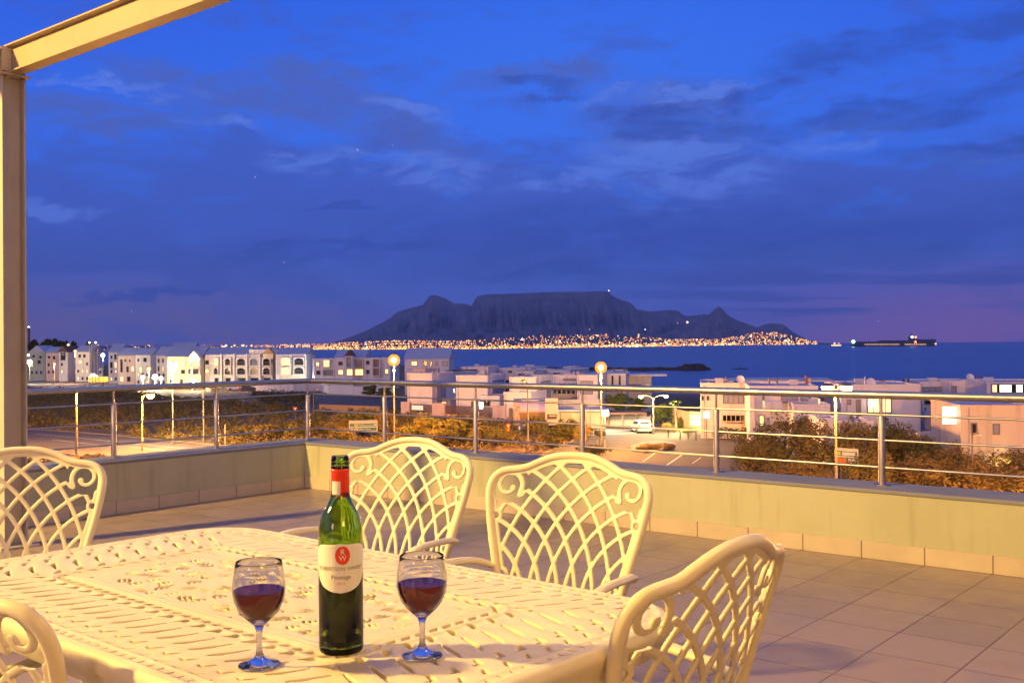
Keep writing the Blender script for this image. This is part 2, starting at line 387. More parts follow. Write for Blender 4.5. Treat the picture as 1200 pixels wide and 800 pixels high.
kerb('kerb', [G(32, 503), G(120, 509), G(250, 522), G(420, 531), G(640, 531), G(700, 505)])
kerb('kerb', [G(760, 497), G(790, 499), G(845, 508), G(905, 522), G(1010, 560)])
kerb('kerb', [G(32, 524), G(230, 560), G(420, 585)])

# ------------------------------------------------------------------ mountains
def interp(prof, q):
    xs = [p[0] for p in prof]; ys = [p[1] for p in prof]; return float(np.interp(q, xs, ys))
RIDGE = [(372,404),(385,402),(400,398.5),(428,388),(450,377),(458,372),(465,366),(480,361),(495,357.5),(500,352),(503,347.5),(508,345.5),(515,347),(525,351),(532,355),(545,356),(553,358),(556,352),(560,347),(570,345),(590,344.5),(620,343),(650,342),(680,342),(700,341.3),(714,341.3),(717,346),(725,350),(738,354),(743,358),(746,362),(760,364.5),(775,364),(785,363),(794,364),(803,370),(815,369.5),(826,368),(836,370),(850,376),(862,384),(880,392),(900,398),(915,402)]
LION = [(735,401),(752,398),(770,393),(790,387),(805,382),(818,376),(828,371),(835,365),(840,360.5),(843,359),(847,361.5),(851,367),(857,371.5),(866,376),(878,380),(888,384),(900,389),(915,394),(935,399),(955,402.5)]
KLOOF = [(868,401),(880,388),(888,383.5),(896,380),(906,378.5),(917,379.5),(922,383),(928,388),(936,393),(947,398),(958,402),(968,404)]
from mathutils import noise as mnoise
def hfield(name, prof, D0, D1, D2, seed, cliff, m, step=1.0, rough=1.0):
    x0, x1 = prof[0][0], prof[-1][0]; n = int((x1-x0)/step)
    ts = [k/26 for k in range(27)]+[1.15, 1.5, 2.0]
    rs = np.random.default_rng(seed)
    def fn(s_, k): # smooth 1-d noise
        return sum(math.sin(s_*fr+ph)*am for fr, ph, am in k)
    ks = [(rs.uniform(.04, .45), rs.uniform(0, 6), 1.0) for _ in range(9)]
    v = []; f = []
    for i in range(n+1):
        px = x0+(x1-x0)*i/n; yr = interp(prof, px) + rs.normal(0, .22)*rough
        top = ony(px, yr, D1)[2]; 
        g = fn(px, ks)/4
        for t in ts:
            if t <= 1:
                D = D0+(D1-D0)*t
                h = (.36*(t/.62) if t < .62 else .36+.64*((t-.62)/.38)**cliff)
                fr = mnoise.fractal((px*.045, t*1.6, seed*7.3), .9, 2.1, 7); r2 = abs(mnoise.fractal((px*.075+t*1.3, t*.8, seed*3.1), .9, 2.1, 6))
                D += (fr*620-r2*900)*math.sin(math.pi*t)*rough
                h *= 1+(.10*fr-.14*r2)*math.sin(math.pi*min(t, 1))
                zz = SEAZ + (top-SEAZ)*h
            else:
                D = D1+(D2-D1)*(t-1); zz = SEAZ+(top-SEAZ)*(1-.25*(t-1)) - 30*(t-1)
            X = (ony(px, 404, D))[0]; v.append((X, D, zz))
    m_ = len(ts)
    for i in range(n):
        for j in range(m_-1): a = i*m_+j; f.append((a, a+m_, a+m_+1, a+1))
    o = MB().add(v, f).build(name, m, smooth=True, sharp=35); return put(o, kind='structure')
def rock_mat():
    m = mat('mountain_rock', (.2, .2, .2), .95); n = NT(m.node_tree); p = n.n['Principled BSDF']
    t = n.new('ShaderNodeTexCoord').outputs['Object']
    mp = n.new('ShaderNodeMapping'); n.l.new(t, mp.inputs[0]); mp.inputs['Scale'].default_value = (1, .6, 1.6)
    c = n.mix(n.smooth(n.noise(mp.outputs[0], .0035, 8, .65), .38, .62), (.105, .10, .135), (.19, .17, .20))
    n.put(p.inputs['Base Color'], c)
    b = n.new('ShaderNodeBump'); b.inputs['Strength'].default_value = 1; b.inputs['Distance'].default_value = 30
    n.l.new(n.noise(mp.outputs[0], .006, 8, .7), b.inputs['Height']); n.l.new(b.outputs[0], p.inputs['Normal']); return m
MR = rock_mat()
hfield('flat_topped_mountain', RIDGE, 12900, 15500, 17500, 3, .8, MR)
hfield('peaked_mountain', LION, 12300, 13600, 15000, 4, 1.15, MR, rough=.45)
hfield('coastal_mountain', KLOOF, 13500, 15000, 16200, 5, .9, MR, rough=.4)

# coast of the far town: dark shore, rising behind, carrying the lights
SHORE = [(40,410.5),(200,410.5),(300,409.8),(380,409.6),(450,409.5),(530,409.3),(600,408.5),(680,407.3),(760,406.2),(850,404.6),(930,403.6),(985,403.2)]
UPPER = [(40,404.5),(200,404),(300,404.5),(380,403),(400,401.5),(440,399.8),(480,398.8),(540,399.5),(590,396.5),(620,394),(660,392.5),(720,392),(760,395.5),(790,397.5),(850,396.5),(880,390.5),(910,389.5),(930,394.5),(950,400),(985,402.3)]
def shoreD(px): return (CAM[2]-SEAZ)*FPX/max(interp(SHORE, px)-yh(px), 1.6)
def coast_pt(px, t):
    D = min(shoreD(px), 11500); yl = yh(px)+(CAM[2]-SEAZ)*FPX/D; yu = interp(UPPER, px)
    DD = D+(min(D+3000, 12150)-D)*t
    p = ony(px, yl+(yu-yl)*t, DD); p[2] = max(p[2], SEAZ+1); return p
v = []; f = []; K = 160; T = 7
for i in range(K+1):
    px = 40+945*i/K
    q = coast_pt(px, 0); v.append((q[0], q[1]-60, SEAZ-3))
    for j in range(T+1): q = coast_pt(px, j/T); v.append((q[0], q[1], q[2]-8))
for i in range(K):
    for j in range(T+1): a = i*(T+2)+j; f.append((a, a+T+2, a+T+3, a+1))
put(MB().add(v, f).build('far_shore', mat('far_shore_ground', (.06, .05, .06), .95)), kind='structure')
OC = [(0,0,1),(1,0,0),(0,1,0),(-1,0,0),(0,-1,0),(0,0,-1)]; OF = [(0,1,2),(0,2,3),(0,3,4),(0,4,1),(5,2,1),(5,3,2),(5,4,3),(5,1,4)]
lights = MB()
def far_light(px, t, rpx, mi):
    p = coast_pt(px, t); s_ = rpx*p[1]/FPX; lights.mi = mi
    lights.add([(p[0]+a*s_, p[1]+b*s_-10, p[2]+c*s_*.9+s_*.5) for a, b, c in OC], OF)
for k in range(4200):
    px = RNG.uniform(300, 957) if k > 330 else RNG.uniform(40, 300)
    t = abs(RNG.normal(0, .16)) if RNG.random() < .6 else RNG.random()
    if px < 560 and RNG.random() < .5: t = RNG.choice([.05, .35, .62, .9])+RNG.normal(0, .04)
    if t > 1: t = RNG.random()
    if px > 770 and RNG.random() < .7: t = RNG.random()
    dens = np.interp(px, [40, 300, 385, 420, 600, 760, 800, 870, 930, 975], [.3, .7, 1, 1, 1, .95, .8, .95, .8, .4])
    if RNG.random() > dens: continue
    big = RNG.random()
    rpx = .36+.36*RNG.random()+(.55 if big > .95 else 0)
    q = RNG.random(); mi = 0 if q < .58 else (1 if q < .84 else (2 if q < .93 else (3 if q > .985 else 1)))
    if px < 600 and t < .3: mi = 1 if q < .5 else 0
    far_light(px, float(t), rpx, mi)
for px, t, r_, mi in [(746,.0,2.2,2),(742,.05,1.6,1),(751,.05,1.5,1),(738,.0,1.2,2),(727,.0,1.0,2),(735,.0,.9,1),(826,.0,1.4,2),(525,.1,1.6,1),(460,.1,1.3,1),(400,.1,1.5,1),(430,.2,1.4,2),
                      (714,.1,1.2,2),(700,.1,1.0,2),(645,.0,1.0,1),(612,.75,1.3,2),(656,.5,1.2,2),(710,1.,1.,0),(748,.98,1.2,1),(781,.4,1.1,2),(675,.3,1.,2)]+[(262+3.3*k, .5+.3*math.sin(k*2), 1.5, 2 if k % 2 else 1) for k in range(11)]+[(230+3.6*k, .45, 1.0, 1) for k in range(8)]+[(300+7*k, .5+.2*math.sin(k), 1.2, 0 if k % 3 else 1) for k in range(14)]:
    far_light(px, t, r_, mi)
far_light(713.5, 0, .01, 0)
LM = [mat('town_light_orange', (1, .6, .2), .5, emit=(1., .32, .03), estr=2.8), mat('town_light_warm', (1, .8, .4), .5, emit=(1., .50, .08), estr=3.2),
      mat('town_light_white', (1, 1, .9), .5, emit=(1., .78, .42), estr=5), mat('town_light_cold', (.7, .8, 1), .5, emit=(.65, .75, 1.), estr=3.5)]
put(lights.build('town_lights', LM), 'band of orange and white lights of a distant town along the far shore', 'town lights', kind='stuff')
def hill_light(name, label, px, py, D, rpx, m):
    p = ony(px, py, D); s_ = rpx*D/FPX; mb = MB().add([(p[0]+a*s_, p[1]+b*s_, p[2]+c*s_) for a, b, c in OC], OF)
    put(mb.build(name, m, origin=tuple(p)), label, 'light')
hill_light('summit_station_light', 'tiny white light at the right end of the flat mountain top', 713.5, 340.5, 15440, .8, LM[2])
hill_light('hillside_light', 'brighter white light high on the dark slope between flat mountain and peak', 805.5, 377.5, 12900, 1.3, LM[2])
hill_light('hillside_light', 'faint orange light just left of the brighter light on the dark slope', 794, 378.5, 12900, .7, LM[0])
hill_light('hillside_light', 'white light on the slope above the brightest harbour lights', 756, 386, 12850, .9, LM[3])
hill_light('hillside_light', 'warm light on the slope above the harbour lights, lower left', 748.5, 392, 12600, 1.1, LM[1])
hill_light('hillside_light', 'dim orange light on the slope under the flat summit', 691, 386, 13100, .7, LM[0])

# stars
star_m = mat('star', (1, 1, 1), .5, emit=(1., .85, .85), estr=2.2)
for (px, py) in [(154,364.5),(333,307.5),(419,176),(299,207.5),(1029,376),(460,170)]:
    D = 37000; p = ony(px, py, D); s_ = .55*D/FPX
    put(MB().add([(a*s_, b*s_, c*s_) for a, b, c in OC], OF).build('star', star_m, origin=(0, 0, 0)), 'small star in the dusk sky', 'star', 'stars in the dusk sky').location = tuple(p)

# reef
mb = MB(); 
def rock_strip(mb, pts, wd, h, n=60):
    for i in range(n):
        t = i/(n-1)*(len(pts)-1); k = min(int(t), len(pts)-2); u = t-k
        p = np.array(pts[k])*(1-u)+np.array(pts[k+1])*u
        for _ in range(3):
            s_ = RNG.uniform(2.0, 5.5); hh = h*RNG.uniform(.5, 1.25)
            c = (p[0]+RNG.normal(0, 2), p[1]+RNG.normal(0, wd), SEAZ)
            vv = []
            for (a, b, c_) in [(-1,-1,0),(1,-1,0),(1,1,0),(-1,1,0),(-.5,-.5,1),(.5,-.4,1),(.4,.5,1),(-.4,.4,1)]:
                vv.append((c[0]+a*s_*RNG.uniform(.7, 1.3), c[1]+b*s_*RNG.uniform(.7, 1.3), c[2]-.5+c_*hh*RNG.uniform(.7, 1.2)))
            mb.add(vv, [(4,5,6,7),(0,1,5,4),(1,2,6,5),(2,3,7,6),(3,0,4,7)])
def seap(px, py): return onz(px, py, SEAZ)
rock_strip(mb, [seap(616, 433.5), seap(680, 433.5), seap(740, 434), seap(800, 433.5), seap(823, 433.2)], 5, 2.2, 150)
rock_strip(mb, [seap(806, 433.5), seap(822, 433.5)], 4, 4.2, 20)
put(mb.build('rocky_reef', M['rock']), 'long low dark rocky breakwater lying in the sea behind the villas', 'reef')
mb = MB(); rock_strip(mb, [seap(865, 432.5), seap(871, 432.5)], 2, 1.2, 6)
put(mb.build('sea_rock', M['rock']), 'small dark rock alone in the sea right of the reef', 'rock')

# ------------------------------------------------------------------ ship
D = 5200.; Lp = ony(998, 404, D); 
def sx(px): return ony(px, 404, D)[0]
def sz(px, py): return ony(px, py, D)[2]
wl = SEAZ
root = empty('container_ship', (sx(1046), D, wl), 'long dark container ship with a row of lights, out on the sea', 'ship')
x0, x1 = sx(998), sx(1094); hz = sz(1046, 403.2)
mb = MB(); B_ = 26
outl = [(x0+6, 0), (x0+40, -B_), (x1-25, -B_), (x1, -B_*.7), (x1, B_*.7), (x1-25, B_), (x0+40, B_)]
outl2 = [(x0-6, 0), (x0+30, -B_), (x1-25, -B_), (x1+3, -B_*.8), (x1+3, B_*.8), (x1-25, B_), (x0+30, B_)]
nn = len(outl)
mb.add([(a, D+b, wl-2) for a, b in outl]+[(a, D+b, hz) for a, b in outl2], [tuple(range(nn-1, -1, -1)), tuple(range(nn, 2*nn))]+[(i, (i+1) % nn, nn+(i+1) % nn, nn+i) for i in range(nn)])
mb.build('hull', M['hull'], root)
xa = 1001; k = 0
while xa < 1092:
    wpx = 3.6; top = 401.2-abs(math.sin(k*1.9))*1.3-(1.4 if xa > 1028 else 0)-(1.2 if xa > 1066 else 0)
    if 1066 < xa < 1071: xa += 4; continue
    MB().box((sx(xa), D-22, hz), (sx(xa+wpx-.4), D+22, sz(xa, top))).build('container_stack', M['container_dark'], root); xa += wpx; k += 1
MB().box((sx(1066.5), D-24, hz), (sx(1070.5), D+24, sz(1068, 394))).build('bridge_tower', M['hull'], root)
MB().box((sx(1067.8), D-2, sz(1068, 394)), (sx(1068.6), D+2, sz(1068, 390.5))).build('mast', M['hull'], root)
lt = MB()
for k in range(28):
    px = 1011.5+k*2.6
    if 1053 < px < 1056 or px > 1087: continue
    s_ = 3.4 if k % 3 else 2.6; lt.add([(sx(px)+a*s_, D-30+b*2, sz(px, 403.4)+c*3.0) for a, b, c in OC], OF)
put(lt.build('deck_lights', M['shiplight'], root), kind='stuff')
def sl(px, py, r_, m, nm): MB().add([(sx(px)+a*r_*4.2, D-32+b*3, sz(px, py)+c*r_*4.2) for a, b, c in OC], OF).build(nm, m, root)
sl(997.5, 400.3, 2.3, M['greenlight'], 'bow_lamp'); sl(1066, 394.8, 1.6, M['greenlight'], 'mast_lamp'); sl(1070.2, 395, 1.5, M['redlight'], 'mast_lamp')
sl(1070, 400.6, 1.5, M['redlight'], 'mast_lamp'); sl(1093.5, 402.8, 1.3, M['shiplight'], 'stern_lamp')
for px, r_ in ((983, 1.0), (978, 1.6)):
    bc = ony(px, 402.2, 6400); sl_ = MB().add([(bc[0]+a*r_*5, 6400+b*3, bc[2]+c*r_*4) for a, b, c in OC], OF)
    sl_.box((bc[0]-14, 6400, SEAZ), (bc[0]+14, 6420, SEAZ+7))
    put(sl_.build('lit_boat', M['shiplight'], origin=(bc[0], 6400, SEAZ)), 'small brightly lit boat on the horizon ' + ('farther left of the big ship' if px == 978 else 'just left of the big ship'), 'boat')

# ================================================================== THE TERRACE
YW = R(-39.4); C0 = np.array([-1.831, 9.226]); TU = np.array([math.cos(YW), math.sin(YW)]); TV = np.array([-TU[1], TU[0]])
def tp(u, v, z_=0.): p = C0+TU*u+TV*v; return np.array([p[0], p[1], z_])
def tile_mat(name, size, c1, c2, grout, gw=.006, axis2=True, rough=.38, off=(0, 0)):
    m = mat(name, c1, rough); n = NT(m.node_tree); p = n.n['Principled BSDF']
    t = n.new('ShaderNodeTexCoord').outputs['Object']; s_ = n.new('ShaderNodeSeparateXYZ'); n.l.new(t, s_.inputs[0])
    def ax(q, o_):
        a = n.math('DIVIDE', n.math('ADD', q, o_), size); fr = n.math('FRACT', a); fl = n.math('FLOOR', a)
        dd = n.math('MINIMUM', fr, n.math('SUBTRACT', 1., fr)); return dd, fl
    d1, f1 = ax(s_.outputs[0], 100*size+off[0]); d2, f2 = ax(s_.outputs[1], 100*size+off[1])
    dm = n.math('MINIMUM', d1, d2) if axis2 else d1
    g = n.smooth(dm, gw/size*.5, gw/size*1.1, 1., 0.)
    wn = n.new('ShaderNodeTexWhiteNoise'); n.put(wn.inputs['Vector'], n.xyz(f1, f2 if axis2 else 0., 0.))
    nz = n.smooth(n.noise(t, 5, 6, .65), .3, .7)
    c = n.mix(n.math('ADD', n.math('MULTIPLY', wn.outputs[0], .45), n.math('MULTIPLY', nz, .55)), c1, c2)
    c = n.mix(n.math('MULTIPLY', n.smooth(n.noise(t, 1.1, 5, .6), .5, .7), .35), c, tuple(q*.72 for q in c1))
    n.put(p.inputs['Base Color'], n.mix(g, c, grout))
    n.put(p.inputs['Roughness'], n.math('ADD', n.math('MULTIPLY', nz, .22), rough-.1))
    b = n.new('ShaderNodeBump'); b.inputs['Strength'].default_value = .6; b.inputs['Distance'].default_value = .003
    n.l.new(n.math('SUBTRACT', n.math('MULTIPLY', n.noise(t, 30, 4), .12), g), b.inputs['Height']); n.l.new(b.outputs[0], p.inputs['Normal'])
    return m
def terr(name, boxes, m, parent=None, bevel=0):
    """boxes in terrace coordinates; the object's own axes follow the walls"""
    mb = MB()
    for a, b in boxes: mb.box(a, b)
    me_o = mb.build(name, m, bevel=bevel)
    if parent is not None: me_o.parent = parent
    else: me_o.location = (C0[0], C0[1], 0); me_o.rotation_euler = (0, 0, YW)
    return me_o
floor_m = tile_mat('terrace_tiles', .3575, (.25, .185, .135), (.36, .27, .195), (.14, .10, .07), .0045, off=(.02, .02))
put(terr('terrace_floor', [((-.30, -16, -.25), (16, .30, 0))], floor_m), kind='structure')
put(terr('lower_storeys', [((-.33, -16, GZ-.1), (16, .33, -.26))], M['plaster']), kind='structure')
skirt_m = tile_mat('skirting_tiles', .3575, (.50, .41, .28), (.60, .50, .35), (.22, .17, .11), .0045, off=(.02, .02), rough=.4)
def twall(label, box, cop, sk):
    e = empty('parapet_wall', (C0[0], C0[1], 0), label, 'wall', rz=YW)
    terr('wall_face', [box], M['parapet'], e); terr('coping', [cop], M['coping'], e, bevel=.006); terr('skirting', [sk], skirt_m, e)
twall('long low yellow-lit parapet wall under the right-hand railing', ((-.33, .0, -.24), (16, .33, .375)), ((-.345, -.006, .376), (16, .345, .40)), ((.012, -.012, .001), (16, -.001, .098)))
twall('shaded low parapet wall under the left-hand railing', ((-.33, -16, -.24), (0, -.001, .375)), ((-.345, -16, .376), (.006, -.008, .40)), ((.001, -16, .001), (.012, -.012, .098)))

# ------------------------------------------------------------------ railings: handrail, three thin rails, posts with a pin and a foot
RH = .932
def railing(label, p0, p1, posts, corner):
    e = empty('railing', (0, 0, 0), label, 'railing', 'stainless steel railings on the parapet')
    a = np.array(p0); b = np.array(p1)
    MB().tube([tp(*a, RH), tp(*b, RH)], .0235, 20).build('handrail', M['steel'], e, smooth=True, sharp=40)
    for h in (.505, .665, .815):
        MB().tube([tp(*a, h), tp(*b, h)], .0068, 10).build('thin_rail', M['steel'], e, smooth=True, sharp=40)
    for q in posts:
        p = tp(*q)
        o = MB().tube([(p[0], p[1], .405), (p[0], p[1], .80), (p[0], p[1], .806), (p[0], p[1], .808)], [.0205, .0205, .019, .012], 18).build('post', M['steel'], e, smooth=True, sharp=40)
        MB().tube([(p[0], p[1], .80), (p[0], p[1], RH-.015)], .008, 10).build('pin', M['steel'], o, smooth=True, sharp=40)
        MB().tube([(p[0], p[1], .4005), (p[0], p[1], .407), (p[0], p[1], .411)], [.046, .046, .030], 24).build('base_plate', M['steel'], o, smooth=True, sharp=40)
railing('stainless steel railing with thin rails along the right-hand parapet', (-.17, .20), (15.5, .20), [(-.17, .17)]+[(u, .20) for u in (.80, 1.83, 2.86, 3.94, 5.03, 6.1, 7.15, 8.2)], True)
railing('stainless steel railing with thin rails along the left-hand parapet, its rails seen darker', (-.17, .17), (-.17, -15), [(-.17, v) for v in (-.80, -1.72, -2.7, -3.7, -4.7, -5.7)], False)

# ------------------------------------------------------------------ unseen house behind the viewer, its roof overhang added to block the sky
he = empty('house', (0, -2.8, 0), 'unseen cream house front behind the viewer, with a flat overhang added to block the sky', 'house')
hm = MB(); hm.box((-3.0, -3.1, .001), (.6, -2.8, 3.29)); hm.box((2.9, -3.1, .001), (8, -2.8, 3.29)); hm.box((.601, -3.1, 2.3), (2.899, -2.8, 3.29)); hm.build('wall', M['cream'], he)
MB().box((.65, -3.0, .05), (2.85, -2.96, 2.28)).build('glass_door', M['glass_dark'], he)
MB().box((-3.4, -3.1, 3.30), (8, 2.7, 3.52)).build('roof', M['plaster'], he)

# ------------------------------------------------------------------ pergola: steel post and two I-beams
def ibeam(P, d_, L, zt, H, B, tf=.012, tw=.009):
    """I-beam along d_ from P, top at zt"""
    d_ = np.array(d_); nn = np.array([-d_[1], d_[0]]); mb = MB(); P = np.array(P)
    mb.obox(P-nn*B/2, d_*L, nn*B, zt-tf, zt); mb.obox(P-nn*B/2, d_*L, nn*B, zt-H, zt-H+tf)
    mb.obox(P-nn*tw/2, d_*L, nn*tw, zt-H+tf+.0005, zt-tf-.0005); return mb
pp = onz(14, 640, 0)[:2]
pe = empty('pergola', (pp[0], pp[1], 0), 'cream painted steel pergola frame with post and beams rising over the terrace', 'pergola')
mb = MB(); H_, B_ = .15, .125
q = pp
mb.obox(q-TU*B_/2-TV*H_/2, TU*B_, TV*.011, .02, 2.945); mb.obox(q-TU*B_/2+TV*(H_/2-.011), TU*B_, TV*.011, .02, 2.945)
mb.obox(q-TU*.0045-TV*(H_/2-.0115), TU*.009, TV*(H_-.023), .02, 2.945)
mb.build('post', M['beam'], pe, bevel=.003)
MB().obox(q-TU*.12-TV*.12, TU*.24, TV*.24, .0005, .016).build('base_plate', M['beam'], pe)
MB().obox(q-TU*.085-TV*.095, TU*.17, TV*.19, 2.946, 2.959).build('cap_plate', M['beam'], pe)
zt = 2.960+.180
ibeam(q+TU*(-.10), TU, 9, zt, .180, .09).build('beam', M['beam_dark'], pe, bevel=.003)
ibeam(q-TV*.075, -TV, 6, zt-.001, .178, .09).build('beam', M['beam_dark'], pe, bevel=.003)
for du in (-.045, .045):
    MB().obox(q+TU*du-TU*.005-TV*.068, TU*.010, TV*.060, zt-.167, zt-.0125).build('stiffener', M['beam'], pe)
for du, dv in ((-.06, -.06), (.06, -.06), (-.06, .06), (.06, .06)):
    p = q+TU*du+TV*dv; MB().tube([(p[0], p[1], 2.935), (p[0], p[1], 2.9735)], .011, 6).build('bolt', M['rust'], pe)

# ================================================================== marching-squares plate: any 2-D signed outline becomes a cast plate
def plate(sdf, x0, x1, y0, y1, step, thick, mapf, edge=.004, drop=None, back=True, relief=None):
    nx = int(round((x1-x0)/step)); ny = int(round((y1-y0)/step))
    xs = x0+np.arange(nx+1)*(x1-x0)/nx; ys = y0+np.arange(ny+1)*(y1-y0)/ny
    X, Y = np.meshgrid(xs, ys, indexing='ij'); F = sdf(X, Y); F = np.where(np.abs(F) < 1e-7, 1e-7, F)
    V = []; idx = {}; faces = []; walls = []
    ins = F < 0
    def corner(i, j):
        k = (i, j, 0)
        if k not in idx: idx[k] = len(V); V.append((xs[i], ys[j]))
        return idx[k]
    def cross(i, j, i2, j2):
        if (i2, j2) < (i, j): i, j, i2, j2 = i2, j2, i, j
        k = (i, j, 1 if i2 > i else 2)
        if k not in idx:
            a = F[i, j]; b = F[i2, j2]; t = a/(a-b); t = min(max(t, .02), .98)
            idx[k] = len(V); V.append((xs[i]+(xs[i2]-xs[i])*t, ys[j]+(ys[j2]-ys[j])*t))
        return idx[k]
    s4 = ins[:-1, :-1].astype(int)+ins[1:, :-1]+ins[1:, 1:]+ins[:-1, 1:]
    I, J = np.nonzero(s4)
    for i, j in zip(I.tolist(), J.tolist()):
        cs = ((i, j), (i+1, j), (i+1, j+1), (i, j+1))
        if s4[i, j] == 4: faces.append(tuple(corner(*c) for c in cs)); continue
        poly = []; fl = []
        for k in range(4):
            a = cs[k]; b = cs[(k+1) % 4]
            if ins[a]: poly.append(corner(*a)); fl.append(0)
            if ins[a] != ins[b]: poly.append(cross(*a, *b)); fl.append(1 if ins[a] else 2)   # 1 leaving, 2 entering
        if len(poly) < 3: continue
        faces.append(tuple(poly))
        for k in range(len(poly)):
            if fl[k] == 1 and fl[(k+1) % len(poly)] == 2: walls.append((poly[k], poly[(k+1) % len(poly)]))
    V = np.array(V); n = len(V)
    f = -sdf(V[:, 0], V[:, 1]); t = np.clip(f/edge, 0, 1); h = np.sqrt(np.clip(1-(1-t)**2, 0, 1))
    dr = thick*.30 if drop is None else drop
    top = thick/2-dr*(1-h); rel = relief(V[:, 0], V[:, 1], f) if relief else 0
    A = mapf(V[:, 0], V[:, 1], top+rel)
    if back:
        B = mapf(V[:, 0], V[:, 1], -top); fb = [tuple(q+n for q in reversed(p)) for p in faces]
    else:
        B = mapf(V[:, 0], V[:, 1], -thick/2+0*top); fb = []
    wf = [(b, a, a+n, b+n) for a, b in walls]
    mb = MB(); mb.v = np.vstack([A, B]).tolist(); mb.f = faces+fb+wf; mb.m = [0]*len(mb.f)
    return mb
def seg_sd(X, Y, P, closed=True):
    """signed distance to a closed polygon (negative inside)"""
    P = np.array(P); n = len(P); D = np.full(X.shape, 1e9); ins = np.zeros(X.shape, bool)
    for i in range(n if closed else n-1):
        a = P[i]; b = P[(i+1) % n]; e = b-a; L = e@e+1e-15
        t = np.clip(((X-a[0])*e[0]+(Y-a[1])*e[1])/L, 0, 1)
        D = np.minimum(D, (X-a[0]-t*e[0])**2+(Y-a[1]-t*e[1])**2)
        if closed:
            c = ((a[1] > Y) != (b[1] > Y)); xi = a[0]+(Y-a[1])*e[0]/(e[1] if abs(e[1]) > 1e-12 else 1e-12); ins ^= (c & (X < xi))
    D = np.sqrt(D); return np.where(ins, -D, D) if closed else D
def smooth_poly(P, it=2, closed=True):
    P = [np.array(p, float) for p in P]
    for _ in range(it):
        Q = []
        n = len(P); rng = n if closed else n-1
        if not closed: Q.append(P[0])
        for i in range(rng): a = P[i]; b = P[(i+1) % n]; Q += [a*.75+b*.25, a*.25+b*.75]
        if not closed: Q.append(P[-1])
        P = Q
    return P

def capsule(px, py, ax, ay, bx, by, r0, r1):
    ex, ey = bx-ax, by-ay; t = np.clip(((px-ax)*ex+(py-ay)*ey)/(ex*ex+ey*ey), 0, 1)
    return np.hypot(px-ax-t*ex, py-ay-t*ey)-(r0+(r1-r0)*t)
# ------------------------------------------------------------------ the cast chair
HALF = [(0, .905), (.05, .903), (.095, .893), (.135, .877), (.165, .862), (.195, .855), (.225, .853), (.255, .846), (.277, .826), (.286, .797), (.284, .765), (.275, .715), (.261, .655), (.245, .595), (.229, .535), (.214, .475), (.204, .425)]
OUT = [(a, b) for a, b in HALF]+[(-a, b) for a, b in HALF[:0:-1]]
OUTS = smooth_poly(OUT, 1)
def back_map(X, Zz, T):
    lean = .27; yc = -(Zz-.42)*lean*.78 + .50*(X**2) - .035*np.clip((Zz-.42)/.48, 0, 1)**2
    return np.stack([X, yc+T, .42+(Zz-.42)*.985], axis=-1)
def band_sd(X, Zz):
    out = seg_sd(X, Zz, OUTS)
    res_ = np.full(X.shape, 1e9)
    for cx in (-.335, .335):
        r_ = np.hypot(X-cx, Zz-.44); s_ = .0605; k = (r_-.145)/s_; dd = np.abs(k-np.round(k))*s_-.0068
        res_ = np.minimum(res_, dd)
    # outer borders and corner plates
    res_ = np.minimum(res_, -out-.033)                      # border strip: inside within 30 mm of the edge
    for sgn in (-1, 1):
        x_ = X*sgn
        # corner scroll: an open ring curling in to a bead, tied to the frame
        clear = np.hypot((x_-.213)/1.1, Zz-.800)-.060
        q = np.hypot(x_-.214, Zz-.797); an = np.arctan2(Zz-.797, x_-.214); u_ = np.mod(an+2.5, 2*math.pi)/(2*math.pi)
        rad_ = .021+.026*u_
        cor = np.abs(q-rad_)-(.006+.002*u_)
        cor = np.minimum(cor, np.hypot(x_-.200, Zz-.786)-.010)
        cor = np.minimum(cor, capsule(x_, Zz, .165, .845, .190, .838, .010, .010))
        cor = np.minimum(cor, capsule(x_, Zz, .150, .775, .175, .765, .009, .008))
        cor = np.minimum(cor, -out-.026)
        res_ = np.where(clear < 0, cor, res_)
        for (cx, cz, ro, ri) in ((.243, .700, .021, .0095), (.205, .520, .024, .0105), (.188, .455, .018, .008)):
            rr = np.hypot(x_-cx, Zz-cz); ring = np.maximum(rr-ro, ri-rr); res_ = np.where(rr < ro, ring, np.minimum(res_, ring))
    res_ = np.minimum(res_, np.maximum(Zz-.452, -9))        # solid foot of the back
    return np.maximum(res_, out+.006)
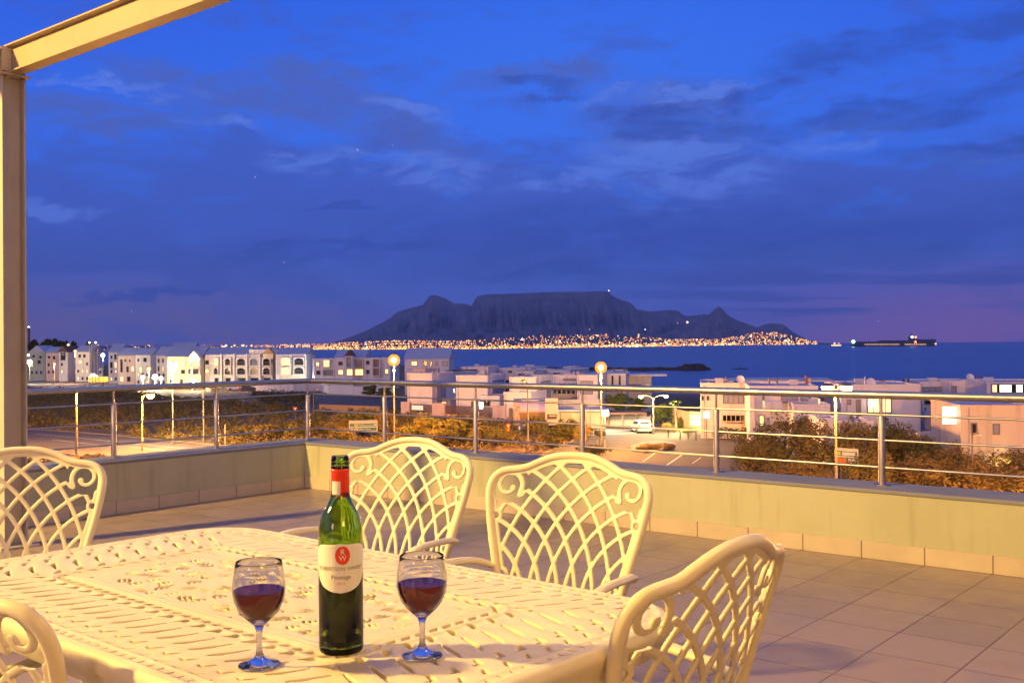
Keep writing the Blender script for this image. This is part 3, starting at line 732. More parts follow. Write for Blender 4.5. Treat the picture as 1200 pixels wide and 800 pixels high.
def chair_mesh():
    e = empty('garden_chair', (0, 0, 0), 'x', 'chair', 'cream cast metal garden chairs')
    plate(band_sd, -.292, .292, .418, .912, 0.003, .0090, back_map, edge=.0022).build('back_lattice', M['cast'], e, smooth=True, sharp=50)
    P = np.array(smooth_poly(HALF[::-1]+[(-a, b) for a, b in HALF[1:]], 1, closed=False))
    P[:, 0] *= .968; P[:, 1] = .42+(P[:, 1]-.42)*.981
    pts = back_map(P[:, 0], P[:, 1], np.zeros(len(P)))
    MB().tube(list(pts), .0118, 14, ell=(1.1, 1.15), refup=(0, 1, 0)).build('back_frame', M['cast'], e, smooth=True, sharp=60)
    # seat: pierced plate with rolled front edge
    SO = smooth_poly([(-.205, -.01), (-.235, .16), (-.255, .34), (-.235, .43), (-.15, .465), (0, .475), (.15, .465), (.235, .43), (.255, .34), (.235, .16), (.205, -.01)], 2)
    def seat_sd(X, Y):
        o_ = seg_sd(X, Y, SO); a = np.full(X.shape, 9.)
        for cx in (-.36, .36):
            r_ = np.hypot(X-cx, Y+.05); k = (r_-.03)/.058; a = np.minimum(a, np.abs(k-np.round(k))*.058-.008)
        a = np.minimum(a, -o_-.04); return np.maximum(a, o_)
    plate(seat_sd, -.262, .262, -.015, .480, .005, .014, lambda X, Y, T: np.stack([X, Y, .425-.018*np.cos(X*6)*np.sin(np.clip(Y, 0, .45)/.45*3.1)+T], -1), edge=.004).build('seat', M['cast'], e, smooth=True, sharp=50)
    MB().tube([(p[0]*.985, p[1]*.985+.003, .412) for p in SO]+[(SO[0][0]*.985, SO[0][1]*.985, .412)], .013, 8).build('seat_rim', M['cast'], e, smooth=True, sharp=60)
    for sx_ in (-1, 1):
        MB().tube(smooth_poly([(sx_*.215, .40, .415), (sx_*.232, .435, .33), (sx_*.225, .43, .18), (sx_*.25, .47, .04), (sx_*.262, .49, .004)], 2, False), .0165, 10).build('leg', M['cast'], e, smooth=True, sharp=60)
        MB().tube(smooth_poly([(sx_*.195, .01, .415), (sx_*.20, -.02, .30), (sx_*.205, -.05, .15), (sx_*.215, -.13, .004)], 2, False), .0165, 10).build('leg', M['cast'], e, smooth=True, sharp=60)
        q0 = back_map(np.array([sx_*.243]), np.array([.545]), np.array([0.]))[0]
        arm = smooth_poly([tuple(q0), (sx_*.268, .05, .565), (sx_*.285, .16, .578), (sx_*.285, .29, .585), (sx_*.278, .36, .57), (sx_*.262, .395, .52), (sx_*.245, .405, .425)], 2, False)
        MB().tube(arm, .0145, 12, ell=(1.25, .75)).build('armrest', M['cast'], e, smooth=True, sharp=60)
    return e
proto = chair_mesh()
CH = [  # x, y, yaw, label
    (.138, 3.23, 151, 'lattice-backed cream chair pulled up behind the table, right of the wine bottle and second glass'),
    (-.427, 3.823, 153, 'cream chair directly behind the green bottle, nearest the corner of the parapet'),
    (-1.69, 3.54, 193, 'cream chair at the far left beside the pergola post, facing the viewer'),
    (.305, 1.95, 50, 'cream chair seen from behind at the right end of the table'),
    (-.918, 1.845, -35, 'cream chair seen from behind, cut off by the bottom left corner')]
for i, (cx, cy_, yaw, lab) in enumerate(CH):
    c = proto if i == 0 else copy_tree(proto)
    c.location = (cx, cy_, 0); c.rotation_euler = (0, 0, R(yaw)); c['label'] = lab

# ------------------------------------------------------------------ the cast table
YT = R(-41); BOT = np.array([-.284, 1.719]); UT = np.array([math.cos(YT), math.sin(YT)]); VT = np.array([-UT[1], UT[0]])
TC = BOT+UT*(-.447)+VT*.168
HU, HV, PU, PV, TZ = .768, .440, .463, .193, .745
def rrect(X, Y, hu, hv, r_): qx = np.abs(X)-hu+r_; qy = np.abs(Y)-hv+r_; return np.hypot(np.maximum(qx, 0), np.maximum(qy, 0))+np.minimum(np.maximum(qx, qy), 0)-r_
SCR = []
rs = np.random.default_rng(11)
for gx_ in range(9):
    for gy_ in range(4):
        cx = .028+gx_*.048+rs.normal(0, .006); cy__ = .024+gy_*.043+rs.normal(0, .005); a0 = rs.uniform(0, 6.28)
        if cx > .41 or cy__ > .158: continue
        for k in range(3): SCR.append((cx, cy__, .008+.0105*k, a0+.25*k, a0+2.5-.12*k))
for (cx, cy__, r0, n_, a0, a1, sg) in [(.0, .0, .030, 3, .3, 2.8, 1)] or [(.085, .055, .018, 4, -.6, 1.5, 1), (.18, .12, .016, 4, -2.2, .3, 1), (.185, .03, .016, 4, .3, 2.5, 1), (.28, .085, .018, 4, 1.2, 3.6, 1), (.36, .13, .014, 3, -2.4, -.2, 1), (.375, .035, .018, 4, -.3, 1.7, 1), (.08, .14, .014, 3, -2.4, -.3, 1), (.425, .10, .012, 3, 1.3, 3.4, 1), (.27, .155, .010, 2, 3.4, 5.8, 1), (.12, .015, .012, 2, -1.8, .4, 1), (.30, .0, .014, 3, 1.0, 2.6, 1)]:
    for k in range(n_): SCR.append((cx, cy__, r0+.0115*k, a0+.12*k, a1-.15*k))
def table_holes(X, Y):
    """signed distance of the pierced pattern (negative inside a hole)"""
    H = np.full(X.shape, 1.)
    aX, aY = np.abs(X), np.abs(Y)
    # centre panel: scrolling crescents, mirrored four ways
    for (cx, cy__, r_, a0, a1) in SCR:
        rr = np.hypot(aX-cx, aY-cy__); an = np.mod(np.arctan2(aY-cy__, aX-cx)-a0, 2*math.pi); w_ = (a1-a0)
        tt = np.clip(an/w_, 0, 1); h = np.abs(rr-r_)-.0036*np.sin(math.pi*tt)
        h = np.where(an < w_, h, 1.); H = np.minimum(H, h)
    H = np.where((aX < PU-.045) & (aY < PV-.03), H, 1.)
    # row of slanted holes framing the panel
    dp = rrect(X, Y, PU, PV, .02)
    along = np.where(aY-PV > aX-PU, X, Y)
    s_ = np.mod(along+(dp-.012)*.9*1+50*.0335, .0335)-.01675
    hole = np.maximum(np.abs(s_)-.0105, np.abs(dp-.012)-.0072); H = np.minimum(H, hole)
    # basket weave between panel and rim; t runs outward, s runs along the side
    ends = (aX-PU)*1.0 > (aY-PV)*(HU-PU)/(HV-PV)
    t = np.where(ends, (aX-PU)/(HU-PU), (aY-PV)/(HV-PV))*.247
    sg = np.where(ends, -np.sign(X)*Y, np.sign(Y)*X)
    P_ = .052
    fade = .0
    def cell(off): return np.mod(sg+off+50*P_, P_)-P_/2
    for (off, A, B, r0, r1) in ((0., (-.004, .036), (.010, .050), .0085, .0028),
                                (-.5*P_, (-.014, .068), (.004, .110), .0024, .0052), (-.5*P_, (.004, .110), (.016, .128), .0054, .0022),
                                (.1*P_, (-.010, .150), (.000, .168), .0032, .0044), (.1*P_, (.000, .168), (.013, .166), .0044, .0022),
                                (.62*P_, (-.006, .186), (.004, .197), .0024, .0036)):
        for sh in (-P_, 0, P_):
            H = np.minimum(H, capsule(cell(off)+sh, t, A[0], A[1], B[0], B[1], r0, r1))
    rim = rrect(X, Y, HU, HV, .17)
    H = np.where(rim > -.047, 1., H)
    mit = np.abs((aX-PU)-(aY-PV)*(HU-PU)/(HV-PV)) < .007
    H = np.where(mit & (dp > .03), 1., H)
    # little dashes round the rim
    s2 = np.mod(np.where(ends, Y, X)+np.where(ends, 0, 0)+50*.029, .029)-.0145
    dash = np.maximum(np.abs(s2)-.0022, np.abs(rim+.030)-.0068); H = np.minimum(H, dash)
    return H
def table_sd(X, Y): return np.maximum(rrect(X, Y, HU, HV, .17), -table_holes(X, Y))
def table_relief(X, Y, f):
    rim = rrect(X, Y, HU, HV, .17); dp = rrect(X, Y, PU, PV, .02); aX, aY = np.abs(X), np.abs(Y)
    z_ = np.zeros_like(X)
    for c, w_, a in ((-.008, .005, .0018), (.031, .005, .0020), (-.022, .004, .0014)): z_ += a*np.exp(-((dp-c)/w_)**2)
    for c, w_, a in ((-.017, .0045, .0016), (-.043, .005, .0016)): z_ += a*np.exp(-((rim-c)/w_)**2)
    # woven strands: each strand dips under its neighbour
    ends = (aX-PU) > (aY-PV)*(HU-PU)/(HV-PV); t = np.where(ends, (aX-PU)/(HU-PU), (aY-PV)/(HV-PV))*.247
    sg = np.where(ends, -np.sign(X)*Y, np.sign(Y)*X); wv = (dp > .036) & (rim < -.05)
    z_ += np.where(wv, .0010*np.sin(2*math.pi*(sg-.35*t)/.052)*np.sin(t*38), 0)
    pan = dp < -.03; z_ += np.where(pan, .0006*np.sin(X*90+2*np.sin(Y*60))*np.sin(Y*85), 0)
    z_ -= np.clip((rim+.010)/.010, 0, 1)**2*.006
    return z_
te = empty('garden_table', (TC[0], TC[1], 0), 'rectangular cream cast metal table with pierced woven pattern top', 'table', rz=YT)
plate(table_sd, -HU-.003, HU+.003, -HV-.003, HV+.003, .0024, .011, lambda X, Y, T: np.stack([X, Y, TZ-.0055+T], -1), edge=.0016, drop=.0010, back=False, relief=table_relief).build('tabletop', M['tabletop'], te, smooth=True, sharp=55)
# apron: rounded skirt under the edge
mb = MB(); N = 120; rings = []
pr = []
for k in range(N):
    a = 2*math.pi*k/N; c, s_ = math.cos(a), math.sin(a)
    r_ = 1.0
    lo, hi = 0., 1.2
    for _ in range(26):
        mid = (lo+hi)/2
        if rrect(np.array([c*mid]), np.array([s_*mid]), HU, HV, .17)[0] < 0: lo = mid
        else: hi = mid
    pr.append((c*lo, s_*lo))
prof = [(.0, -.003), (.0045, -.010), (.004, -.022), (-.004, -.036), (-.012, -.050), (-.016, -.062), (-.022, -.062), (-.016, -.030), (-.008, -.010)]
vs = []; fs = []
for (px_, py_) in pr:
    L = math.hypot(px_, py_); g_ = np.array([rrect(np.array([px_+1e-4]), np.array([py_]), HU, HV, .17)[0]-rrect(np.array([px_-1e-4]), np.array([py_]), HU, HV, .17)[0], rrect(np.array([px_]), np.array([py_+1e-4]), HU, HV, .17)[0]-rrect(np.array([px_]), np.array([py_-1e-4]), HU, HV, .17)[0]])
    g_ /= np.linalg.norm(g_)+1e-12
    for o_, z_ in prof: vs.append((px_+g_[0]*o_, py_+g_[1]*o_, TZ+z_))
m_ = len(prof)
for k in range(N):
    for j in range(m_-1): a = k*m_+j; b = ((k+1) % N)*m_+j; fs.append((a, b, b+1, a+1))
MB().add(vs, fs).build('apron', M['cast'], te, smooth=True, sharp=50)
for sx_ in (-1, 1):
    for sy_ in (-1, 1):
        MB().tube(smooth_poly([(sx_*.60, sy_*.30, TZ-.012), (sx_*.62, sy_*.32, .58), (sx_*.585, sy_*.285, .36), (sx_*.61, sy_*.31, .14), (sx_*.66, sy_*.35, .004)], 2, False), .028, 12).build('leg', M['cast'], te, smooth=True, sharp=60)

# ------------------------------------------------------------------ wine bottle
def glassmat(name, col, rough=.0, ior=1.5):
    m = bpy.data.materials.new(name); m.use_nodes = True; p = m.node_tree.nodes['Principled BSDF']
    p.inputs['Base Color'].default_value = (*col, 1); p.inputs['Transmission Weight'].default_value = 1; p.inputs['Roughness'].default_value = rough; p.inputs['IOR'].default_value = ior
    return m
M['green_glass'] = glassmat('green_bottle_glass', (.44, .66, .10), .01)
M['glass'] = glassmat('clear_glass', (.985, .985, .98), .0)
M['wine'] = glassmat('red_wine', (.085, .001, .002), .10, 1.15)
M['wine_deep'] = mat('red_wine_in_bottle', (.012, .003, .003), .12)
M['capsule'] = mat('red_foil', (.80, .035, .010), .28, coat=.4)
M['label'] = mat('paper_label', (.88, .86, .76), .6)
M['ink'] = mat('label_ink', (.16, .13, .10), .6); M['redink'] = mat('label_red_ink', (.72, .05, .02), .5)
bx, by = BOT; be = empty('wine_bottle', (bx, by, TZ+.0015), 'open green wine bottle with red capsule and cream label, between the two glasses', 'bottle')
zb = TZ+.0015; RB = .0362
outp = [(.0005, .012), (.020, .010), (.030, .002), (.0335, .0), (.0355, .0025), (RB, .008), (RB, .190), (.0355, .203), (.033, .215), (.0285, .226), (.0225, .236), (.0178, .246), (.0152, .257), (.0142, .268), (.0140, .297),
        (.0150, .2985), (.0150, .301), (.0139, .3025), (.0148, .3045), (.0148, .307), (.0138, .3085), (.0147, .3105), (.0147, .313), (.0137, .315), (.0137, .318), (.0118, .3185)]
inp = [(.0100, .317), (.0100, .262), (.0125, .250), (.0185, .238), (.0250, .226), (.0300, .214), (.0325, .200), (.0332, .188), (.0332, .014), (.028, .009), (.018, .015), (.0005, .017)]
MB().lathe(outp+inp, 64, (bx, by, zb)).build('glass_body', M['green_glass'], be, smooth=True, sharp=70)
MB().lathe([(.0005, .0172), (.018, .0152), (.028, .0092), (.0330, .0142), (.0330, .128), (.0005, .128)], 48, (bx, by, zb)).build('wine', M['wine_deep'], be, smooth=True, sharp=50)
MB().lathe([(.0146, .252), (.0150, .253), (.0149, .293), (.0156, .2945), (.0156, .2965), (.0146, .2975)], 48, (bx, by, zb)).build('capsule', M['capsule'], be, smooth=True, sharp=50)
# label: shield-like paper wrapped round the front
VIEW = math.atan2(0-by, 0-bx)          # direction from the bottle towards the viewer
def cyl(a, z_, r_): return (bx+r_*math.cos(VIEW+a), by+r_*math.sin(VIEW+a), zb+z_)
def wrap_outline(poly, r_, n=46, sub=30):
    """fill a closed outline given as x=arc length, z, on a cylinder of radius r_"""
    P = np.array(poly); zs = np.linspace(P[:, 1].min()+1e-5, P[:, 1].max()-1e-5, n); v = []; f = []
    for z_ in zs:
        xsx = []
        for i in range(len(P)):
            a, b = P[i], P[(i+1) % len(P)]
            if (a[1] > z_) != (b[1] > z_): xsx.append(a[0]+(z_-a[1])*(b[0]-a[0])/(b[1]-a[1]))
        lo, hi = min(xsx), max(xsx)
        for k in range(sub+1): v.append(cyl((lo+(hi-lo)*k/sub)/r_, z_, r_))
    for i in range(n-1):
        for k in range(sub): a = i*(sub+1)+k; f.append((a, a+1, a+sub+2, a+sub+1))
    return MB().add(v, f)
LZ0, LZ1 = .102, .180
shield = smooth_poly([(-.020, LZ0+.002), (-.038, LZ0+.012), (-.050, LZ0+.032), (-.053, LZ0+.060), (-.046, LZ1-.004), (-.02, LZ1), (.02, LZ1), (.046, LZ1-.004), (.053, LZ0+.060), (.050, LZ0+.032), (.038, LZ0+.012), (.020, LZ0+.002), (0, LZ0-.002)], 3)
le = wrap_outline(shield, RB+.0004).build('label', M['label'], be, smooth=True)
cap_l = MB(); vv = []; ff = []
for i in range(9):
    a = 1.0*(-1.05+1.05*i/8); vv += [cyl(a, .2545, .01525), cyl(a, .278, .01515)]
ff = [(2*i, 2*i+2, 2*i+3, 2*i+1) for i in range(8)]
MB().add(vv, ff).build('capsule_strip', M['label'], be, smooth=True)
def text_mesh(txt, size, spacing=1.0):
    cu = bpy.data.curves.new('t', 'FONT'); cu.body = txt; cu.size = size; cu.align_x = 'CENTER'; cu.align_y = 'CENTER'; cu.space_character = spacing; cu.resolution_u = 3
    o = bpy.data.objects.new('t', cu); COL.objects.link(o); dg = bpy.context.evaluated_depsgraph_get(); dg.update()
    me = bpy.data.meshes.new_from_object(o.evaluated_get(dg)); v = [tuple(q.co) for q in me.vertices]; f = [tuple(p.vertices) for p in me.polygons]
    bpy.data.objects.remove(o); bpy.data.meshes.remove(me); bpy.data.curves.remove(cu); return v, f
def wrap_text(txt, size, z0, r_, name, m, parent, x0=0, spacing=1.0):
    v, f = text_mesh(txt, size, spacing); return MB().add([cyl((q[0]+x0)/r_, z0+q[1], r_) for q in v], f).build(name, m, parent)
def ellipse(cx, cz, a, b, n=28): return [(cx+a*math.cos(2*math.pi*k/n), cz+b*math.sin(2*math.pi*k/n)) for k in range(n)]
wrap_outline(ellipse(0.003, .1615, .0122, .0152), RB+.0007, 20, 10).build('emblem', M['redink'], le, smooth=True)
wrap_text('R', .0135, .1665, RB+.0010, 'emblem_letter', M['label'], le, .003); wrap_text('W', .0120, .1570, RB+.0010, 'emblem_letter', M['label'], le, .003)
wrap_text('ROBERTSON WINERY', .0084, .1400, RB+.0007, 'winery_lettering', M['ink'], le, 0, 1.02)
wrap_text('Pinotage', .0095, .1265, RB+.0007, 'grape_lettering', M['ink'], le)
wrap_text('2013', .0060, .1165, RB+.0007, 'year_lettering', M['redink'], le, 0, 1.1)

# ------------------------------------------------------------------ wine glasses
def wineglass(px, py, label, wine_z, H, RW):
    p = onz(px, py, TZ+.0015); e = empty('wine_glass', tuple(p), label, 'glass', 'glasses of red wine on the table')
    k = RW/.0375; h = H/.164
    o = [(.0003, .0), (.0300, .0), (.0322, .0012), (.0325, .0026), (.0300, .0042), (.018, .0072), (.0085, .0125), (.0050, .021), (.0042, .034), (.0046, .046), (.0053, .056), (.0075, .0640), (.0140, .0700), (.0225, .0790), (.0300, .0900), (.0350, .1030), (.0375, .1170), (.0373, .1290), (.0355, .1430), (.0335, .1560), (.0327, .1630), (.0321, .1642)]
    i_ = [(.0315, .1630), (.0323, .1560), (.0343, .1430), (.0361, .1290), (.0363, .1170), (.0338, .1036), (.0288, .0912), (.0212, .0806), (.0125, .0720), (.0003, .0690)]
    sc = lambda L: [(a*(k if b > .06 else 1), b*h) for a, b in L]
    MB().lathe(sc(o+i_), 56, p).build('glass_bowl', M['glass'], e, smooth=True, sharp=70)
    inner = [(a*k, b*h) for a, b in i_][::-1]; wp = []
    for (a, b) in inner:
        if b < wine_z: wp.append((max(a-.0003, .0003), b+.0003))
    rr = float(np.interp(wine_z, [b for a, b in inner], [a for a, b in inner]))-.0003
    wp += [(rr, wine_z), (.0003, wine_z)]
    MB().lathe(wp, 48, p).build('wine', M['wine'], e, smooth=True, sharp=50)
wineglass(304, 779.5, 'glass of red wine left of the bottle, nearer to the viewer', .119, .163, .0410)
wineglass(495, 768.5, 'glass of red wine right of the bottle', .118, .162, .0408)

# ================================================================== BUILDINGS
class Face:
    def __init__(s, P, d_, n, L): s.P = np.array(P[:2], float); s.d = np.array(d_); s.n = np.array(n); s.L = L
    def hit(s, px, py):
        r_ = ray(px, py); k = ((s.P-CAM[:2])@s.n)/(r_[:2]@s.n); q = CAM+r_*k
        return float((q[:2]-s.P)@s.d), float(q[2])
def solve_len(P, d_, px):
    lo, hi = 0., 400.
    def X(L):
        q = np.array([P[0]+d_[0]*L, P[1]+d_[1]*L]); return 600+FPX*q[0]/q[1]
    s0 = X(0); sgn = 1 if px > s0 else -1
    m_ = (px-600)/FPX; den = d_[0]-m_*d_[1]
    L = (m_*P[1]-P[0])/den if abs(den) > 1e-6 else 10
    return L if 0 < L < 60 else 12.
def block(parent, px_c, D, px_l, px_r, y_top, y_bot=None, alpha=14, m=None, name='wall', parapet=True, depth=None, roof=None):
    """box whose near corner stands at column px_c, distance D. Left face ends at column px_l, right face at px_r."""
    a = R(alpha); dl = np.array([-math.cos(a), math.sin(a)]); dr = np.array([math.sin(a), math.cos(a)])
    P = gx(px_c, D)[:2]
    la = solve_len(P, dl, px_l); lb = depth if depth else solve_len(P, dr, px_r)
    z1 = ony(px_c, y_top, D)[2]; z0 = GZ-.1 if y_bot is None else ony(px_c, y_bot, D)[2]
    mb = MB().obox(P, dl*la, dr*lb, z0, z1-(.22 if parapet else 0))
    o = mb.build(name, m or M['plaster'], parent)
    if parapet:
        t = .22; rm = MB(); e = .04
        rm.obox(P-dl*e-dr*e, dl*(la+2*e), dr*t, z1-.218, z1); rm.obox(P-dl*e+dr*(lb-t+e), dl*(la+2*e), dr*t, z1-.218, z1)
        rm.obox(P-dl*e+dr*(t-e+.001), dl*t, dr*(lb-2*t+2*e-.002), z1-.218, z1); rm.obox(P+dl*(la-t+e)+dr*(t-e+.001), dl*t, dr*(lb-2*t+2*e-.002), z1-.218, z1)
        rm.build('roof_parapet', m or M['plaster'], parent)
        MB().obox(P+dl*t+dr*t, dl*(la-2*t), dr*(lb-2*t), z1-.217, z1-.15).build('flat_roof', M['flatroof'], parent)
        if la > 3 and lb > 3:
            rc = np.random.default_rng(int(px_c*7)); 
            for _ in range(3):
                q = P+dl*rc.uniform(.6, la-1.4)+dr*rc.uniform(.8, lb-1.2); k_ = rc.integers(3)
                if k_ == 0: MB().obox(q, dl*.9, dr*.5, z1-.149, z1+.38).build('air_conditioner', M['flatroof'], parent)
                elif k_ == 1: MB().tube([(q[0], q[1], z1-.149), (q[0], q[1], z1+.55), (q[0], q[1], z1+.56)], [.09, .09, .14], 8).build('vent_pipe', M['pole'], parent)
                else: MB().obox(q, dl*1.2, dr*.8, z1-.149, z1+.06).build('skylight', M['glass_blue'], parent)
        if la > 2.5:
            q = P+dl*(la*.93)-dr*.06; MB().tube([(q[0], q[1], GZ), (q[0], q[1], z1-.2)], .05, 6).build('downpipe', M['flatroof'], parent)
    fl = Face(P, dl, -dr, la); fr = Face(P, dr, -dl, lb); return fl, fr, (P, dl, dr, la, lb, z0, z1)
def win(face, x0, y0, x1, y1, kind='glass_dark', parent=None, fw=.10, deep=.10, bars=0, fm='frame', rail=False):
    s0, za = face.hit(x0, y0); s1, zb_ = face.hit(x1, y1); s0, s1 = sorted((s0, s1)); z0, z1 = sorted((za, zb_))
    s0 = max(s0, .05); s1 = min(s1, face.L-.05)
    if s1-s0 < .15 or z1-z0 < .15: return None
    P, d_, n = face.P, face.d, face.n
    fr = MB()
    fr.obox(P+d_*s0, d_*(s1-s0), n*deep, z1-fw, z1); fr.obox(P+d_*s0, d_*(s1-s0), n*deep, z0, z0+fw)
    fr.obox(P+d_*s0, d_*fw, n*(deep-.002), z0+fw+.001, z1-fw-.001); fr.obox(P+d_*(s1-fw), d_*fw, n*(deep-.002), z0+fw+.001, z1-fw-.001)
    for k in range(bars):
        q = s0+(s1-s0)*(k+1)/(bars+1); fr.obox(P+d_*(q-.03), d_*.06, n*(deep-.003), z0+fw+.001, z1-fw-.001)
    o = fr.build('window', M[fm] if isinstance(fm, str) else fm, parent)
    MB().obox(P+d_*(s0+fw*.5), d_*(s1-s0-fw), n*.03, z0+fw*.5, z1-fw*.5).build('pane', M[kind], o)
    if rail:
        rl = MB(); rl.obox(P+d_*s0+n*(deep+.01), d_*(s1-s0), n*.03, z0+.85, z0+.90)
        k = s0
        while k < s1: rl.obox(P+d_*k+n*(deep+.012), d_*.03, n*.02, z0+.02, z0+.849); k += .28
        rl.build('balcony_rail', M['frame'], parent)
    return o
def house(label, px, D, cat='villa', name='villa', group=None):
    g = gx(px, D); return empty(name, tuple(g), label, cat, group)
def gable(parent, B, rise, m=None, over=.3, along='l'):
    """pitched roof on a block; ridge along the left face ('l') or along the right face ('r')"""
    P, dl, dr, la, lb, z0, z1 = B; P = P-dl*over-dr*over; la += 2*over; lb += 2*over
    c = [P, P+dl*la, P+dl*la+dr*lb, P+dr*lb]
    if along == 'l': r0, r1 = P+dr*lb/2, P+dl*la+dr*lb/2; fs = [(0, 1, 5, 4), (2, 3, 4, 5), (0, 4, 3), (1, 2, 5), (0, 3, 2, 1)]
    else: r0, r1 = P+dl*la/2, P+dl*la/2+dr*lb; fs = [(0, 4, 5, 3), (1, 2, 5, 4), (0, 1, 4), (3, 5, 2), (0, 3, 2, 1)]
    v = [(q[0], q[1], z1+.002) for q in c]+[(r0[0], r0[1], z1+rise), (r1[0], r1[1], z1+rise)]
    return MB().add(v, fs).build('roof', m or M['roof'], parent)
def rod(parent, px, D, y0, y1, r_=.06, m='pole', name='chimney'):
    a = ony(px, y1, D); b = ony(px, y0, D); return MB().tube([a, b], r_, 8).build(name, M[m], parent)
def dish(parent, px, py, D, r_=.45):
    c = ony(px, py, D); mb = MB(); mb.lathe([(.001, 0), (r_*.6, .05), (r_, .16), (r_*.97, .17), (r_*.58, .065), (.001, .016)], 20)
    th = R(62); mb.v = [(c[0]+q[0], c[1]+q[1]*math.cos(th)-q[2]*math.sin(th), c[2]+q[1]*math.sin(th)+q[2]*math.cos(th)) for q in mb.v]
    mb.tube([(c[0], c[1]+.05, c[2]), (c[0], c[1]+.05, c[2]-r_-.35)], .04, 8); return mb.build('satellite_dish', M['plaster'], parent)

# ---------- villas behind the road, middle of the picture (from the left)
VG = 'white flat-roofed villas between the road and the sea'
def v(label, px, D): return house(label, px, D, group=VG)
h = v('white cube villa directly right of the apartment end, lit terrace glowing between its floors', 505, 146)
fl, fr, _ = block(h, 506, 146, 477, 531, 437)
win(fl, 480, 474, 497, 481, 'lit_white', h); win(fr, 512, 452, 522, 470, 'glass_blue', h, bars=1)
fl, fr, _ = block(h, 527, 150, 506.5, 545, 468, alpha=14)
win(fl, 515, 470, 524, 476, 'lit', h)
fl, fr, _ = block(h, 498, 162, 484, 512, 432, alpha=14, m=M['plaster2'])
h = v('white villa with a brightly lit upper balcony, second from the apartment end', 530, 160)
fl, fr, _ = block(h, 524, 168, 507, 560, 438, alpha=14); win(fl, 508, 440, 523, 450, 'glass_dark', h)
MB().obox(gx(519, 158)[:2], np.array([5, .6]), np.array([-.8, 5.]), ony(519, 461, 158)[2], ony(519, 459.5, 158)[2]).build('balcony_slab', M['plaster'], h)
b = gx(520, 157.5)[:2]; MB().obox(b, np.array([1.6, .2]), np.array([-.02, .2]), ony(519, 459, 158)[2], ony(519, 455.5, 158)[2]).build('lit_panel', M['lit_white'], h)
b = gx(522, 166)[:2]; MB().obox(b, np.array([1.9, .2]), np.array([-.02, .2]), ony(522, 451, 166)[2], ony(522, 447.2, 166)[2]).build('lit_panel', M['lit'], h)
h = v('white cube villa in the middle of the row with a blank pinkish front', 571, 141)
fl, fr, _ = block(h, 571, 141, 534, 592, 439.5); win(fr, 577, 446, 590, 470, 'glass_blue', h, bars=2)
win(fl, 552, 470, 566, 478, 'glass_dark', h)
fl, fr, _ = block(h, 585, 138, 560, 597, 463.5); win(fl, 562, 468, 575, 476, 'glass_dark', h, bars=1)
fl, fr, _ = block(h, 597, 152, 590, 612, 446, m=M['darkwall'])
h = v('white villa with a blank front just left of the small dark lamp', 631, 134)
fl, fr, _ = block(h, 627.5, 134, 596.5, 648, 441.5); win(fr, 633, 447, 645, 468, 'glass_blue', h, bars=2)
fl, fr, _ = block(h, 622, 131, 590, 640, 459.5); win(fl, 622.5, 461, 625, 469, 'glass_blue', h)
h = v('white villa with a deep dark veranda left of the tallest lamp post', 676, 130)
fl, fr, _ = block(h, 690, 146, 647, 700, 439); 
win(fl, 648, 448, 676, 462, 'glass_dark', h, bars=4, fm='plaster', deep=.9); win(fl, 660, 443.5, 675, 446, 'glass_blue', h)
fl, fr, _ = block(h, 700, 142, 676, 735, 439.2, alpha=14); win(fl, 680, 446, 695, 462, 'glass_blue', h, bars=3)
h = v('white villa with tall narrow window slots behind the tallest lamp post', 733, 150)
fl, fr, _ = block(h, 733, 150, 698, 760, 437.5, alpha=9)
for q in (699, 708, 716.5, 725): win(fl, q, 440, q+2.6, 453, 'glass_dark', h, fw=.05)
win(fl, 702, 455, 730, 475, 'glass_blue', h, bars=5)
h = v('low white villa whose thin roof slab juts out over the sea side', 770, 158)
fl, fr, B = block(h, 763, 158, 733, 771, 440.5, alpha=8); win(fl, 734, 450, 752, 456, 'glass_dark', h, bars=2); win(fl, 755, 448.5, 762, 456, 'glass_blue', h); win(fl, 736, 461, 762, 474, 'glass_blue', h, bars=5)
p = B[0]; MB().obox(p+np.array([-3.4, -.8]), np.array([5.6, -.3]), np.array([.5, 6]), B[6]+.01, B[6]+.25).build('roof_slab', M['plaster'], h)
# back row: low roofs seen between the front villas and the sea
for k, (pl, pc, pr_, D, yt, lab) in enumerate([
    (540, 572, 585, 196, 429.5, 'flat white roof box with small dark window behind the row, left end'),
    (556, 556.5, 582, 205, 428.5, 'white block farther back with a dark doorway on its side'),
    (585, 620, 640, 200, 431, 'long pale roof behind the middle villas'),
    (600, 625, 650, 178, 434.5, 'low roof with dark slot between the middle villas and the reef'),
    (640, 668, 690, 186, 433.5, 'pale roof box below the reef, left of the tallest lamp'),
    (520, 545, 556, 190, 434, 'brown-topped block behind the lit balcony villa'),
    (660, 672, 680, 215, 429.5, 'small white turret box standing up against the reef')]):
    h = v(lab, pc, D); fl, fr, _ = block(h, pc, D, pl, pr_, yt, alpha=14, m=M['darkwall'] if k == 5 else None)
    win(fl, pl+(pc-pl)*.3, yt+3, pl+(pc-pl)*.6, yt+6, 'glass_dark', h)

